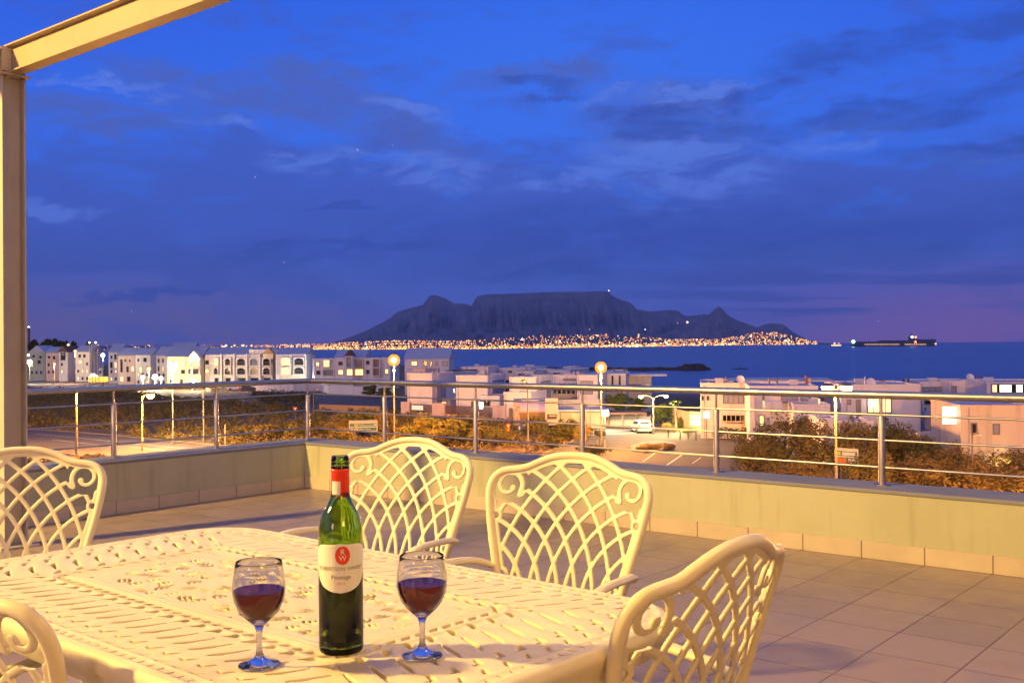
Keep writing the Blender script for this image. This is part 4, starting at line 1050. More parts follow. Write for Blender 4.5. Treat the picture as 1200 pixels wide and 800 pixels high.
# ---------- garden walls, fence and pillars in front of the row
def wall_run(label, pts, h_, m, th=.25, cat='wall', name='garden_wall', z_=0., cap=True):
    g0 = G(*pts[0]); e = empty(name, tuple(g0), label, cat); mb = MB(); cp = MB()
    for a, b in zip(pts[:-1], pts[1:]):
        A = G(*a)[:2]; Bq = G(*b)[:2]; dd = Bq-A; L = np.linalg.norm(dd); dd /= L; nn = np.array([-dd[1], dd[0]])
        if nn[1] < 0: nn = -nn
        mb.obox(A, dd*L, nn*th, GZ-.1, GZ+h_); cp.obox(A-nn*.03, dd*L, nn*(th+.06), GZ+h_+.001, GZ+h_+.07)
    mb.build('wall_body', m, e)
    if cap: cp.build('wall_cap', m, e)
    return e
wall_run('brown garden wall with timber screen running below the white villas', [(470, 492), (520, 495), (600, 499.5)], 1.1, M['orange_wall'])
wall_run('low sandstone wall glowing orange right of the railing corner', [(374, 484), (410, 485.5), (445, 487)], 1.3, M['orange_wall'])
lamp('POINT', 'wall_fill_light', tuple(gx(398, 141)+np.array([0, 0, 2.2])), 500, (1, .42, .06), .2)  # added lamp without a fitting, turns the low wall orange
fe = empty('timber_screen', tuple(G(478, 494)), 'dark timber screen between pale pillars on top of the brown garden wall', 'fence')
A = G(470, 492)[:2]; Bq = G(600, 499.5)[:2]; dd = Bq-A; L = np.linalg.norm(dd); dd /= L; nn = np.array([-dd[1], dd[0]])
fp = MB()
for k in range(9): fp.obox(A+nn*.1, dd*L, nn*.03, GZ+1.19+k*.125, GZ+1.28+k*.125)
fp.build('slat_panel', M['timber'], fe)
for px in (476, 517, 587):
    t_ = (px-470)/130*L; w_ = 2.2 if px > 480 else 1.6
    MB().obox(A+dd*(t_-w_/2)-nn*.15, dd*w_, nn*.5, GZ+.9, GZ+2.55).build('pillar', M['plaster2'], fe)
sp_ = empty('security_lamp', tuple(gx(564, 136)), 'white glowing lamp on the garden screen under the middle villa', 'lamp')
c = ony(564, 474, 136.); MB().tube([(c[0], c[1]-.35, c[2]-.5), (c[0], c[1]-.35, c[2]+.35)], .25, 10).build('lamp_glass', M['flood'], sp_)
MB().tube([(c[0], c[1]-.35, GZ), (c[0], c[1]-.35, c[2]-.52)], .05, 8).build('lamp_post', M['pole'], sp_)

# ---------- billboard, pylon and the garages with the carport
bb = empty('billboard', tuple(gx(620, 124)), 'wide billboard with purple top band and brown landscape picture beside the road', 'billboard')
def qz(px, py, D): return ony(px, py, D)
def panel(parent, name, x0, y0, x1, y1, D, m, th=.12, off=0.):
    a = qz(x0, y1, D-off); b = qz(x1, y0, D-off); return MB().box((a[0], D-off, a[2]), (b[0], D-off+th, b[2])).build(name, M[m] if isinstance(m, str) else m, parent)
pm = mat('billboard_picture', (.3, .25, .5), .5); n_ = NT(pm.node_tree); t_ = n_.new('ShaderNodeTexCoord').outputs['Generated']; s_ = n_.new('ShaderNodeSeparateXYZ'); n_.l.new(t_, s_.inputs[0])
zz = n_.math('ADD', s_.outputs[2], n_.math('MULTIPLY', n_.noise(t_, 4, 4), .12))
n_.put(n_.n['Principled BSDF'].inputs['Base Color'], n_.ramp(zz, [(0, (.10, .06, .02)), (.38, (.20, .12, .04)), (.56, (.26, .15, .07)), (.60, (.55, .42, .50)), (.80, (.45, .38, .72)), (1, (.28, .24, .62))]))
panel(bb, 'picture', 602, 471, 639, 495, 124., pm); panel(bb, 'purple_band', 602, 466.5, 639, 470.8, 124., 'sign_blue', off=.03)
for x_ in (603, 620, 637): panel(bb, 'post', x_-.8, 488, x_+.8, 505, 124.15, 'pole')
panel(bb, 'white_line', 611, 468.6, 631, 469.5, 124., 'sign_white', .02, .05)
panel(bb, 'figure_panel', 602.5, 472, 609, 492, 124., mat('billboard_figure', (.62, .42, .36), .6, noise=(3, .9, (.32, .12, .10))), .02, .03)
py = empty('pylon_sign', tuple(gx(647, 121)), 'tall pale pink pylon with a dark plate near its foot', 'sign')
panel(py, 'slab', 639.3, 466.5, 654, 498, 121., 'plaster2', .5); panel(py, 'dark_plate', 641.3, 485, 652.5, 491, 121., 'darkwall', .03, .04)
panel(py, 'lettering', 643.5, 486.6, 651, 487.6, 121., 'sign_white', .02, .06)
ga = empty('garage_block', tuple(gx(705, 128)), 'low pale garage building with open carport and a glaring floodlight', 'garage')
fl, fr, B = block(ga, 708, 128, 653, 745, 481.5, alpha=3, m=M['cream'], depth=9)
MB().obox(B[0]+np.array([-9, -.9]), np.array([9.4, 0]), np.array([0, 6]), B[6]+.02, B[6]+.25).build('roof_slab', M['flatroof'], ga)
cp0 = gx(708, 131)[:2]; Lc = gx(757, 131)[0]-cp0[0]
MB().obox(cp0, np.array([Lc, 0]), np.array([0, .3]), GZ, ony(720, 483, 131)[2]).build('carport_wall', M['cream'], ga)
MB().obox(cp0+np.array([0, -4.5]), np.array([Lc*.9, .0]), np.array([0, 4.6]), ony(720, 483, 131)[2]+.02, ony(720, 483, 131)[2]+.28).build('carport_roof', M['darkwall'], ga)
for k in range(3):
    a = cp0+np.array([.7+k*1.75, -.06]); MB().obox(a, np.array([1.5, 0]), np.array([0, .05]), GZ+.05, ony(720, 485.5, 131)[2]-.25).build('garage_door', M['plaster'], ga)
for k in range(4):
    a = cp0+np.array([.1+k*1.7, -4.3]); MB().tube([(a[0], a[1], GZ), (a[0], a[1], ony(720, 483, 131)[2])], .07, 8).build('carport_post', M['pole'], ga)
fl, fr, B = block(ga, 702, 140, 655, 735, 468, alpha=6, m=M['plaster'])
c = ony(709, 484, 124.); fo = empty('floodlight', (c[0], c[1], GZ), 'glaring white floodlight on a post at the corner of the garage', 'lamp')
MB().tube([(c[0], c[1], GZ), (c[0], c[1], c[2]-.25)], .06, 8).build('post', M['pole'], fo); MB().box((c[0]-.42, c[1]-.18, c[2]-.3), (c[0]+.42, c[1]+.1, c[2]+.34)).build('lamp_head', M['flood'], fo, bevel=.05)
lamp('POINT', 'garage_floodlight', (c[0]+.3, c[1]-.7, c[2]), 1300, (1, .95, .62), .2)

# ---------- right-hand villas
h = house('pinkish villa with small upper windows at the left end of the right-hand group', 878, 112, group='villas in the right-hand group')
fl, fr, B = block(h, 878, 112, 820.5, 905, 448.5, alpha=10, m=M['plaster'], depth=12)
win(fl, 822, 463.5, 825, 469, 'glass_dark', h, fw=.05); win(fl, 828, 463.5, 831, 469, 'glass_dark', h, fw=.05)
win(fl, 847, 462, 877, 473, 'glass_blue', h, bars=4); win(fl, 846, 485, 878, 494, 'glass_dark', h, bars=5, deep=.6, fm='cream')
rod(h, 831, 112, 445, 449, .07); dish(h, 867.5, 445, 112)
h2 = house('large pinkish villa with lit green curtain, left of the double street lamp', 960, 100, group='villas in the right-hand group')
fl, fr, B = block(h2, 958, 100, 878, 985, 452, alpha=10, depth=11)
win(fl, 889, 486, 896, 499.5, 'lit_green', h2); win(fl, 912, 494, 927, 503, 'glass_dark', h2, bars=1); win(fl, 893, 463, 896, 469, 'glass_blue', h2)
win(fl, 915, 463, 935, 472, 'glass_blue', h2, bars=2); win(fl, 938, 462, 949, 470, 'glass_blue', h2); win(fl, 941, 497, 948, 506, 'glass_dark', h2)
f2, r2, B2 = block(h2, 916, 97.5, 895, 918, 470.5, 479, alpha=10, depth=2, parapet=False, name='balcony'); f3, r3, B3 = block(h2, 972, 95, 929, 975, 473.5, alpha=10, depth=5, name='balcony_wing')
win(f3, 936, 494, 942, 506, 'glass_dark', h2); win(f3, 952, 494, 956, 504, 'glass_dark', h2)
c = ony(955, 470, 99.); MB().box((c[0]-.5, c[1]-.3, c[2]-.3), (c[0]+.4, c[1]-.15, c[2]+.25)).build('lit_window', M['lit'], h2)
rod(h2, 944.5, 104, 440, 449, .13, 'rust'); rod(h2, 949, 104, 443, 449, .16, 'plaster2')
MB().obox(gx(852, 118)[:2], np.array([11.5, -1.5]), np.array([2, 9]), ony(900, 447.5, 117)[2], ony(900, 445.5, 117)[2]).build('roof', M['flatroof'], h2)
h3 = house('white villa behind the double street lamp with a round white wall lamp and chimneys', 1060, 98, group='villas in the right-hand group')
fl, fr, B = block(h3, 1078, 98, 985, 1092, 450, alpha=8, depth=10)
win(fl, 1003, 468, 1009, 488, 'glass_blue', h3, bars=1); win(fl, 1016, 466, 1045, 484, 'lit', h3, bars=3) ; win(fl, 992, 468, 997, 474, 'glass_blue', h3)
c = fl.hit(1021, 472.5); q = fl.P+fl.d*c[0]+fl.n*.2; MB().tube([(q[0], q[1]-.05, c[1]), (q[0], q[1]-.25, c[1])], .24, 16).build('round_lamp', M['flood'], h3)
rod(h3, 1013.5, 100, 441, 453, .07, 'plaster'); rod(h3, 1036, 100, 446, 455, .12, 'plaster2'); dish(h3, 1020.5, 448.5, 99)
MB().obox(ony(1034, 446, 100)[:2]-np.array([.22, .2]), np.array([.44, 0]), np.array([0, .4]), ony(1034, 446.4, 100)[2], ony(1034, 445, 100)[2]).build('chimney_cap', M['rust'], h3)
f4, r4, B4 = block(h3, 1023, 86, 965, 1050, 492.5, alpha=6, depth=7, name='front_wing', m=M['plaster']); win(f4, 988, 503, 1009, 510, 'glass_dark', h3, fm='cream')
f5, r5, B5 = block(h3, 985, 88, 960, 990, 489.5, alpha=6, depth=4, name='front_wing')
h4 = house('bluish white villa with wide upper window band behind the big pink house', 1120, 120, group='villas in the right-hand group')
fl, fr, B = block(h4, 1112, 122, 1077, 1143, 447, alpha=10, depth=10, m=M['plaster']); win(fl, 1081, 453, 1111, 459, 'glass_blue', h4, bars=3); win(fl, 1083, 468, 1108, 474, 'glass_dark', h4)
f6, r6, B6 = block(h4, 1143, 118, 1112, 1160, 446, alpha=10, depth=8); win(f6, 1114, 452, 1121, 462, 'glass_blue', h4)
f7, r7, B7 = block(h4, 1112, 102, 1052, 1150, 487, alpha=8, depth=6, name='low_wing', m=M['plaster2']); win(f7, 1055, 491, 1062, 508, 'glass_dark', h4, fm='cream'); win(f7, 1065, 492, 1084, 505, 'glass_blue', h4, bars=1, fm='plaster2')
rod(h4, 1059, 125, 443, 452, .12, 'darkwall'); rod(h4, 1064.5, 125, 443, 452, .12, 'darkwall'); rod(h4, 1146, 120, 440, 449, .12, 'rust'); dish(h4, 1136.5, 442.5, 120)
f8, r8, B8 = block(h4, 1139, 94, 1075, 1150, 503, alpha=-22, depth=.3, parapet=False, name='boundary_wall')
h5 = house('villa with a long brightly lit glass front at the right edge of the picture', 1180, 110, group='villas in the right-hand group')
fl, fr, B = block(h5, 1240, 108, 1156, 1250, 447.5, alpha=10, depth=10); win(fl, 1161, 449.5, 1235, 460.5, 'glass_dark', h5, bars=4, fw=.12)
c0 = fl.hit(1171, 451); c1 = fl.hit(1185, 460); q = fl.P+fl.d*c1[0]+fl.n*.06
for (xa, xb, mm) in ((1171.5, 1185, 'lit_white'), (1190.5, 1198, 'lit_white'), (1162.5, 1168, 'lit')):
    a_, za = fl.hit(xa, 450.8); b_, zb2 = fl.hit(xb, 460); MB().obox(fl.P+fl.d*b_+fl.n*.045, fl.d*(a_-b_), fl.n*.03, zb2, za).build('lit_pane', M[mm], h5)
h6 = house('big plain pinkish house with two small windows lit from below, at the right edge', 1200, 82, group='villas in the right-hand group')
fl, fr, B = block(h6, 1262, 80, 1125, 1290, 474.5, alpha=8, depth=9, m=M['cream']); win(fl, 1137.5, 495, 1145, 509, 'glass_dark', h6); win(fl, 1163, 496, 1171.5, 509, 'glass_blue', h6)
a_, za = fl.hit(1125, 477); b_, zb2 = fl.hit(1125, 497); q = fl.P+fl.d*fl.L
MB().obox(q+fl.d*.02+np.array([-1.1, .6]), np.array([1.05, 0]), np.array([0, .12]), zb2, za).build('lit_stair_window', M['lit_white'], h6)
c = fl.hit(1169, 530); q = fl.P+fl.d*c[0]; lamp('POINT', 'uplight', (q[0], q[1]-.9, GZ+1.0), 260, (1, .72, .30), .1)
lo = empty('uplighter', (q[0], q[1]-1.0, GZ), 'small garden uplighter at the foot of the pinkish house wall', 'lamp'); MB().tube([(q[0], q[1]-1, GZ), (q[0], q[1]-1, GZ+.6)], .06, 8).build('stake', M['pole'], lo); MB().tube([(q[0], q[1]-1, GZ+.6), (q[0], q[1]-1, GZ+.75)], .13, 10).build('lamp_head', M['lit_white'], lo)

# ---------- boundary wall with the name plate at the junction
e = wall_run('sandstone boundary wall with a pale name plate at the street junction', [(808, 505), (838, 509.5), (870, 514), (935, 524)], 2.3, M['orange_wall'])
A = G(808, 505)[:2]; Bq = G(838, 509.5)[:2]; dd = Bq-A; L = np.linalg.norm(dd); dd /= L; nn = np.array([-dd[1], dd[0]]); nn = nn if nn[1] < 0 else -nn
MB().obox(A+dd*.4+nn*.06, dd*(L-.8), nn*.05, GZ+.75, GZ+2.0).build('name_plate', M['sign_cream'], e)
for k in range(9):
    MB().obox(A+dd*(.75+k*(L-1.6)/9)+nn*.112, dd*.16, nn*.01, GZ+1.38, GZ+1.62).build('worn_letter', M['ink'], e)
wall_run('short dark boundary wall left of the name plate', [(788, 500), (808, 505)], 2.2, M['orange_wall'])
wl_ = empty('wall_lamp', tuple(gx(829, 106)), 'round white wall lamp on the pinkish villa above the name plate', 'lamp'); c = ony(828, 486, 106.)
MB().tube([(c[0], c[1], c[2]-.30), (c[0], c[1], c[2]+.3)], .26, 12).build('lamp_glass', M['flood'], wl_); MB().tube([(c[0], c[1], GZ), (c[0], c[1], c[2]-.31)], .05, 8).build('lamp_post', M['pole'], wl_)

# ---------- apartments on the left
AG = 'white apartment houses across the scrub field'
def apt(label, px, D): return house(label, px, D, 'apartment block', 'apartment_block', AG)
def opening(face, x0, y0, x1, y1, parent, kind='glass_dark', arch=False):
    s0, za = face.hit(x0, y0); s1, zb_ = face.hit(x1, y1); s0, s1 = sorted((s0, s1)); z0, z1 = sorted((za, zb_)); s0 = max(s0, .05); s1 = min(s1, face.L-.05)
    if s1-s0 < .3: return
    P, d_, n = face.P, face.d, face.n; dp = .9; t = .18
    fr = MB(); fr.obox(P+d_*s0, d_*(s1-s0), n*dp, z1, z1+.16); fr.obox(P+d_*s0, d_*(s1-s0), n*dp, z0-.18, z0)
    for q in (s0, s1-t): fr.obox(P+d_*q, d_*t, n*(dp-.01), z0+.001, z1-.001)
    o = fr.build('balcony', M['plaster'], parent)
    MB().obox(P+d_*(s0+t), d_*(s1-s0-2*t), n*.03, z0+.002, z1-.002).build('balcony_door', M[kind], o)
    rl = MB(); rl.obox(P+d_*(s0+t)+n*(dp-.06), d_*(s1-s0-2*t), n*.03, z0+.92, z0+.98); k = s0+t
    while k < s1-t: rl.obox(P+d_*k+n*(dp-.055), d_*.035, n*.02, z0+.01, z0+.919); k += .3
    rl.build('railing', M['frame'], o)
    if arch:
        c = MB(); w_ = (s1-s0-2*t)/2; cs = (s0+s1)/2
        pts = [(cs-w_, z1)]+[(cs-w_*math.cos(math.pi*i/8), z1-.75+.72*math.sin(math.pi*i/8)) for i in range(9)]+[(cs+w_, z1)]
        vs = [tuple(np.append(P+d_*a+n*(dp-.02), b)) for a, b in pts]; c.add(vs, [(0, i+1, i+2) for i in range(0, 4)]+[(10, i+1, i+2) for i in range(4, 9)]); c.build('arch', M['plaster'], o)
h = apt('cream-lit apartment house with a glowing arched gable', 215, 262)
fl, fr, B = block(h, 236, 262, 196, 242, 417.5, alpha=0, m=M['cream'], depth=12, parapet=False); gable(h, B, 2.6, along='l')
g2, r2, Bg = block(h, 235, 259.5, 219, 237, 421, alpha=0, m=M['cream'], depth=3, parapet=False); gable(h, Bg, 2.2, M['cream'], .1, along='r')
c = gx(227, 259.3); MB().add([(c[0]-1.35, c[1], Bg[6]-.3), (c[0]+1.35, c[1], Bg[6]-.3), (c[0]+.95, c[1], Bg[6]+1.0), (c[0], c[1], Bg[6]+1.75), (c[0]-.95, c[1], Bg[6]+1.0)]+[(c[0]-1.35, c[1]+.1, Bg[6]-.3), (c[0]+1.35, c[1]+.1, Bg[6]-.3), (c[0]+.95, c[1]+.1, Bg[6]+1.0), (c[0], c[1]+.1, Bg[6]+1.75), (c[0]-.95, c[1]+.1, Bg[6]+1.0)], [(0, 1, 2, 3, 4), (9, 8, 7, 6, 5)]+[(i, (i+1) % 5, (i+1) % 5+5, i+5) for i in range(5)]).build('lit_gable_window', M['lit_white'], h)
for (a, b, k) in ((212, 423, 'lit'), (212, 433, 'glass_dark'), (200, 424, 'glass_dark'), (200, 434, 'lit')): win(fl, a, b, a+5, b+5, k, h)
opening(g2, 221, 423, 235, 428.5, h, 'lit'); opening(g2, 221, 432, 235, 438, h); 
for a in (199, 205, 211, 224, 230): win(fl, a, 444, a+3.4, 449, 'lit' if a in (224, 205) else 'glass_dark', h)
h = apt('long white apartment block with two rows of dark arched balconies left of centre', 290, 262)
fl, fr, B = block(h, 319, 262, 240, 324, 415, alpha=0, depth=12, parapet=False)
MB().obox(B[0]+B[1]*B[3]*.35+np.array([0, .4]), np.array([8, 0]), np.array([0, 5]), B[6]+.01, B[6]+1.2).build('roof_room', M['plaster'], h)
gable(h, B, 1.9, along='l', over=.2)
for (a, b, kt, kb) in ((250.5, 257, 'lit', 'glass_dark'), (263.5, 271.5, 'glass_dark', 'glass_dark'), (277.5, 289, 'glass_dark', 'glass_dark'), (292.5, 304, 'glass_blue', 'cream'), (308, 318, 'glass_dark', 'glass_dark')):
    opening(fl, a, 420, b, 428, h, kt, arch=True); opening(fl, a, 431, b, 438.5, h, kb, arch=True); win(fl, a+1, 442.5, b-1, 448, 'glass_dark', h)
win(fl, 240.5, 422, 245, 427, 'glass_dark', h, fw=.08); win(fl, 240.5, 432, 245, 437, 'lit', h)
for a_ in (261, 276, 291, 306): 
    s_, z_ = fl.hit(a_, 430); MB().obox(fl.P+fl.d*s_, fl.d*.35, fl.n*1.0, GZ, B[6]+.2).build('pier', M['plaster'], h)
g3, r3, Bg = block(h, 320, 260.2, 308, 321, 414.5, 420, alpha=0, depth=3, m=M['cream'], parapet=False, name='gable_wall'); gable(h, Bg, 1.6, M['orange_wall'], .1, along='r')
h = apt('white apartment block with a yellow-lit doorway on both floors beside the tall plain wall', 345, 258)
fl, fr, B = block(h, 359, 258, 323, 366, 415, alpha=0, depth=12, parapet=False); gable(h, B, 1.7, along='l', over=.2)
for (a, b, kt, kb) in ((329, 341.5, 'lit', 'lit'), (344.5, 357.5, 'glass_dark', 'glass_dark')):
    opening(fl, a, 419.5, b, 427.5, h, kt, arch=True); opening(fl, a, 430.5, b, 438, h, kb, arch=True); win(fl, a+1, 441, b-1, 446, 'glass_dark', h)
s0, z0 = fl.hit(346.5, 448); s1, z1 = fl.hit(364, 438.5); MB().obox(fl.P, fl.d*6, fl.n*.6, GZ+.2, GZ+3).build('lit_porch', M['cream'], h)
h = apt('white apartment block with large orange-lit upper windows behind the corner of the railing', 385, 250)
fl, fr, B = block(h, 393, 250, 366, 398, 420, alpha=0, depth=12); win(fl, 370, 424, 374.5, 429, 'lit', h); opening(fl, 378.5, 422, 387.5, 429.5, h, 'lit'); win(fl, 370.5, 434, 375.5, 439, 'glass_dark', h); opening(fl, 378.5, 433, 392, 440, h, 'glass_blue')
h = apt('white apartment block with a dark pointed dormer and wide warm lit windows below', 415, 246)
fl, fr, B = block(h, 427, 246, 392, 434, 418.5, alpha=0, depth=12, parapet=False); gable(h, B, 1.8, along='l', over=.2)
g4, r4, Bg = block(h, 414, 243.5, 404, 415, 417, alpha=0, depth=4, parapet=False, name='dormer'); gable(h, Bg, 1.5, M['darkwall'], .1, along='r')
opening(g4, 405.5, 418.5, 413.5, 430, h, 'glass_blue'); win(fl, 396.5, 423.5, 401.5, 428, 'glass_dark', h); win(fl, 396, 433, 402.5, 439, 'lit', h); opening(fl, 415.5, 421, 426, 430, h, 'glass_blue'); win(g4, 406, 432, 413.6, 440, 'lit', h); win(fl, 416, 432, 426, 440, 'lit', h, bars=1)
h = apt('white apartment block with brown shadowed balconies just left of the tall glaring street lamp', 440, 242)
fl, fr, B = block(h, 457, 242, 427, 476, 419, alpha=4, depth=12); win(fl, 428.5, 422.5, 433, 427, 'glass_dark', h); win(fl, 428.5, 433, 433, 438, 'glass_dark', h); opening(fl, 437, 421, 446, 430, h, 'orange_wall'); opening(fl, 437, 431.5, 446, 440, h, 'orange_wall'); win(fl, 451, 432, 455.5, 438, 'lit', h)
h = apt('white house with a long pale grey roof right of the glaring street lamp', 500, 230)
fl, fr, B = block(h, 526, 225, 474, 528.5, 420, alpha=2, depth=12, parapet=False)
gable(h, B, 2.3, along='l', over=.2)
for (a, b, k) in ((482, 485, 'lit'), (484.5, 489, 'lit'), (496, 500, 'glass_dark'), (504.5, 506.5, 'glass_dark'), (509.5, 513.5, 'glass_blue'), (518, 525, 'glass_blue')): win(fl, a, 423, b, 428.5, k, h, fw=.08)
fb, rb, Bb = block(h, 488, 215, 474, 500, 433, alpha=4, depth=8)
# low wall with bright ground-floor walls in front of the apartments
e = wall_run('long low white wall lit brightly along the foot of the apartments', [(300, 458.5), (344, 459), (375, 458), (385, 461), (430, 463), (462, 463.5)], 1.7, M['plaster'])
lamp('POINT', 'porch_light', tuple(gx(360, 250)+np.array([0, 0, 2.6])), 3600, (1, .97, .8), .4)

# ---------- older houses at the far left
OG = 'older pitched-roof houses at the far left'
def old(label, px, D): return house(label, px, D, 'house', 'house', OG)
def oldh(label, pc, D, pl, yt, rise, m, along='l', wins=(), mr=None):
    h = old(label, pc, D); fl, fr, B = block(h, pc, D, pl, pc+4, yt, alpha=0, m=m, depth=10, parapet=False); gable(h, B, rise, mr, .35, along=along)
    for (a, b, c_, d_, k) in wins: win(fl, a, b, c_, d_, k, h, fw=.08)
    rc = np.random.default_rng(int(pc)); yb_ = ybase(pc, D)
    for i_, a in enumerate(np.arange(pl+2.5, pc-3, 5.2)):
        for j_, b in enumerate(np.arange(yt+4, yb_-5, 8.5)):
            if any(abs(a+1.2-(q[0]+q[2])/2) < 4.2 and abs(b+2-(q[1]+q[3])/2) < 6 for q in wins): continue
            win(fl, a, b, a+2.3, b+3.6, 'lit' if rc.random() < .3 else 'glass_dark', h, fw=.08)
    return h
oldh('grey-green house with white gable next to the pergola post', 53, 330, 34, 413.5, 2.4, M['plaster3'], 'r', [(38, 416, 41, 419, 'glass_dark'), (46, 417, 49, 420, 'glass_dark'), (44, 422, 48, 426, 'glass_dark')])
oldh('pink house with blue roof right of the grey-green house', 69, 326, 53.5, 413, 1.8, M['plaster2'], 'l', [(56, 417, 59, 420, 'glass_dark'), (62, 417, 65, 421, 'glass_dark')])
oldh('small white house with dark pointed dormer', 79, 322, 69, 412.5, 2.0, M['plaster'], 'r', [(71, 413, 77, 422, 'glass_dark')], M['darkwall'])
oldh('white house behind the lattice mast with two dark windows', 106, 318, 88, 412, 2.0, M['plaster'], 'l', [(92, 415, 95, 419, 'glass_dark'), (97.5, 415, 100.5, 419, 'glass_dark'), (92, 422, 96, 426, 'lit')])
oldh('white house with dark gable edge and tall dark window', 139, 300, 127, 412.5, 2.4, M['plaster'], 'l', [(134, 415, 136.5, 421, 'glass_dark'), (129, 424, 132, 431, 'glass_dark'), (134, 424, 137, 431, 'lit')])
oldh('tall pink house with three narrow dark windows', 158, 290, 138, 416.5, 2.2, M['plaster2'], 'l', [(141, 421, 144, 436, 'glass_dark'), (148, 429, 151, 436, 'glass_dark'), (154, 429, 157, 435, 'lit'), (141, 441, 145, 447, 'lit'), (149, 441, 153, 447, 'glass_dark')])
oldh('white house between the pink house and the orange lamps', 176, 286, 158.5, 416, 2.0, M['plaster'], 'l', [(168, 419, 172, 424, 'glass_dark'), (163, 430, 167, 436, 'lit')])
oldh('narrow pinkish house with four small windows behind white lamps', 196, 280, 183, 416.5, 2.5, M['plaster'], 'l', [(185, 420, 187, 425, 'glass_dark'), (190, 420, 192, 425, 'glass_dark'), (185, 429, 187, 435, 'glass_dark'), (190, 429, 192, 435, 'lit')])
oldh('house with pale roof set back between two gables', 184, 300, 174, 412, 2.2, M['plaster'], 'r', [(177, 414, 181, 420, 'glass_blue')])
oldh('far house with blue-grey roof rising above the cream-lit block', 224, 300, 200, 412, 2.6, M['plaster'], 'l', [])
e = wall_run('low pink wall below the old houses at the far left', [(36, 441), (70, 442), (106, 443)], 3.4, M['plaster2'])
lamp('POINT', 'house_front_light', tuple(gx(80, 300)+np.array([0, 0, 6])), 1500, (1, .45, .25), .5)
# lattice mast, tall beacon mast, yellow kiosk
mp_ = gx(110, 300); la_ = empty('lattice_mast', tuple(mp_), 'grey lattice mast with small white lamps on top among the old houses', 'mast'); top = ony(110, 402.5, 300)[2]
mb = MB()
for sx_ in (-.85, .85):
    for sy_ in (-.85, .85): mb.tube([(mp_[0]+sx_, mp_[1]+sy_, GZ), (mp_[0]+sx_, mp_[1]+sy_, top)], .10, 6)
k = GZ
while k < top-1.2:
    for sy_ in (-.85, .85):
        mb.tube([(mp_[0]-.85, mp_[1]+sy_, k), (mp_[0]+.85, mp_[1]+sy_, k+1.3)], .05, 5); mb.tube([(mp_[0]+.85, mp_[1]+sy_, k), (mp_[0]-.85, mp_[1]+sy_, k+1.3)], .05, 5)
    k += 1.3
mb.build('lattice', M['pole'], la_)
for sx_ in (-.9, .9): MB().add([(mp_[0]+sx_+a*.35, mp_[1]-1+b*.35, top+.3+c*.3) for a, b, c in OC], OF).build('lamp', M['white_lamp'], la_)
bm_ = gx(33.8, 420); be_ = empty('beacon_mast', tuple(bm_), 'thin tall pale mast with a white light on top beside the pergola post', 'mast'); tz = ony(33.8, 383.5, 420)[2]
MB().tube([(bm_[0], bm_[1], GZ), (bm_[0], bm_[1], tz)], .5, 8).build('mast', M['pole'], be_); MB().add([(bm_[0]+a*.55, bm_[1]+b*.55, tz+c*.55) for a, b, c in OC], OF).build('beacon', M['white_lamp'], be_)
ki = empty('kiosk', tuple(gx(113, 302)), 'small kiosk glowing orange-yellow with a peaked left end below the lattice mast', 'kiosk'); D = 302.
M['kiosk'] = mat('backlit_kiosk', (1, .7, .2), .5, emit=(1, .52, .06), estr=1.8)
a = ony(104, 447.5, D); b = ony(122, 441.5, D); MB().box((a[0], D, a[2]), (b[0], D+3, b[2])).build('body', M['kiosk'], ki)
c = ony(107, 437.5, D); MB().add([(a[0], D, b[2]), (a[0]+1.9, D, b[2]), (a[0]+.5, D, c[2]), (a[0], D+3, b[2]), (a[0]+1.9, D+3, b[2]), (a[0]+.5, D+3, c[2])], [(0, 1, 2), (5, 4, 3), (1, 4, 5, 2), (0, 2, 5, 3)]).build('peak', M['lit_white'], ki)
a = ony(114.5, 441, D-1); b = ony(120, 431, D-1); ab = empty('advertising_board', tuple(gx(117, D-1)), 'upright white and blue board standing at the orange kiosk', 'sign'); MB().box((a[0], D-1, a[2]), (b[0], D-.8, b[2])).build('board', M['sign_white'], ab); MB().box((a[0]+.4, D-1.05, a[2]+.8), (b[0]-.3, D-1.001, b[2]-.7)).build('blue_patch', M['sign_blue'], ab); MB().box((a[0]+.5, D-.95, GZ), (a[0]+.7, D-.85, a[2])).build('foot', M['pole'], ab)

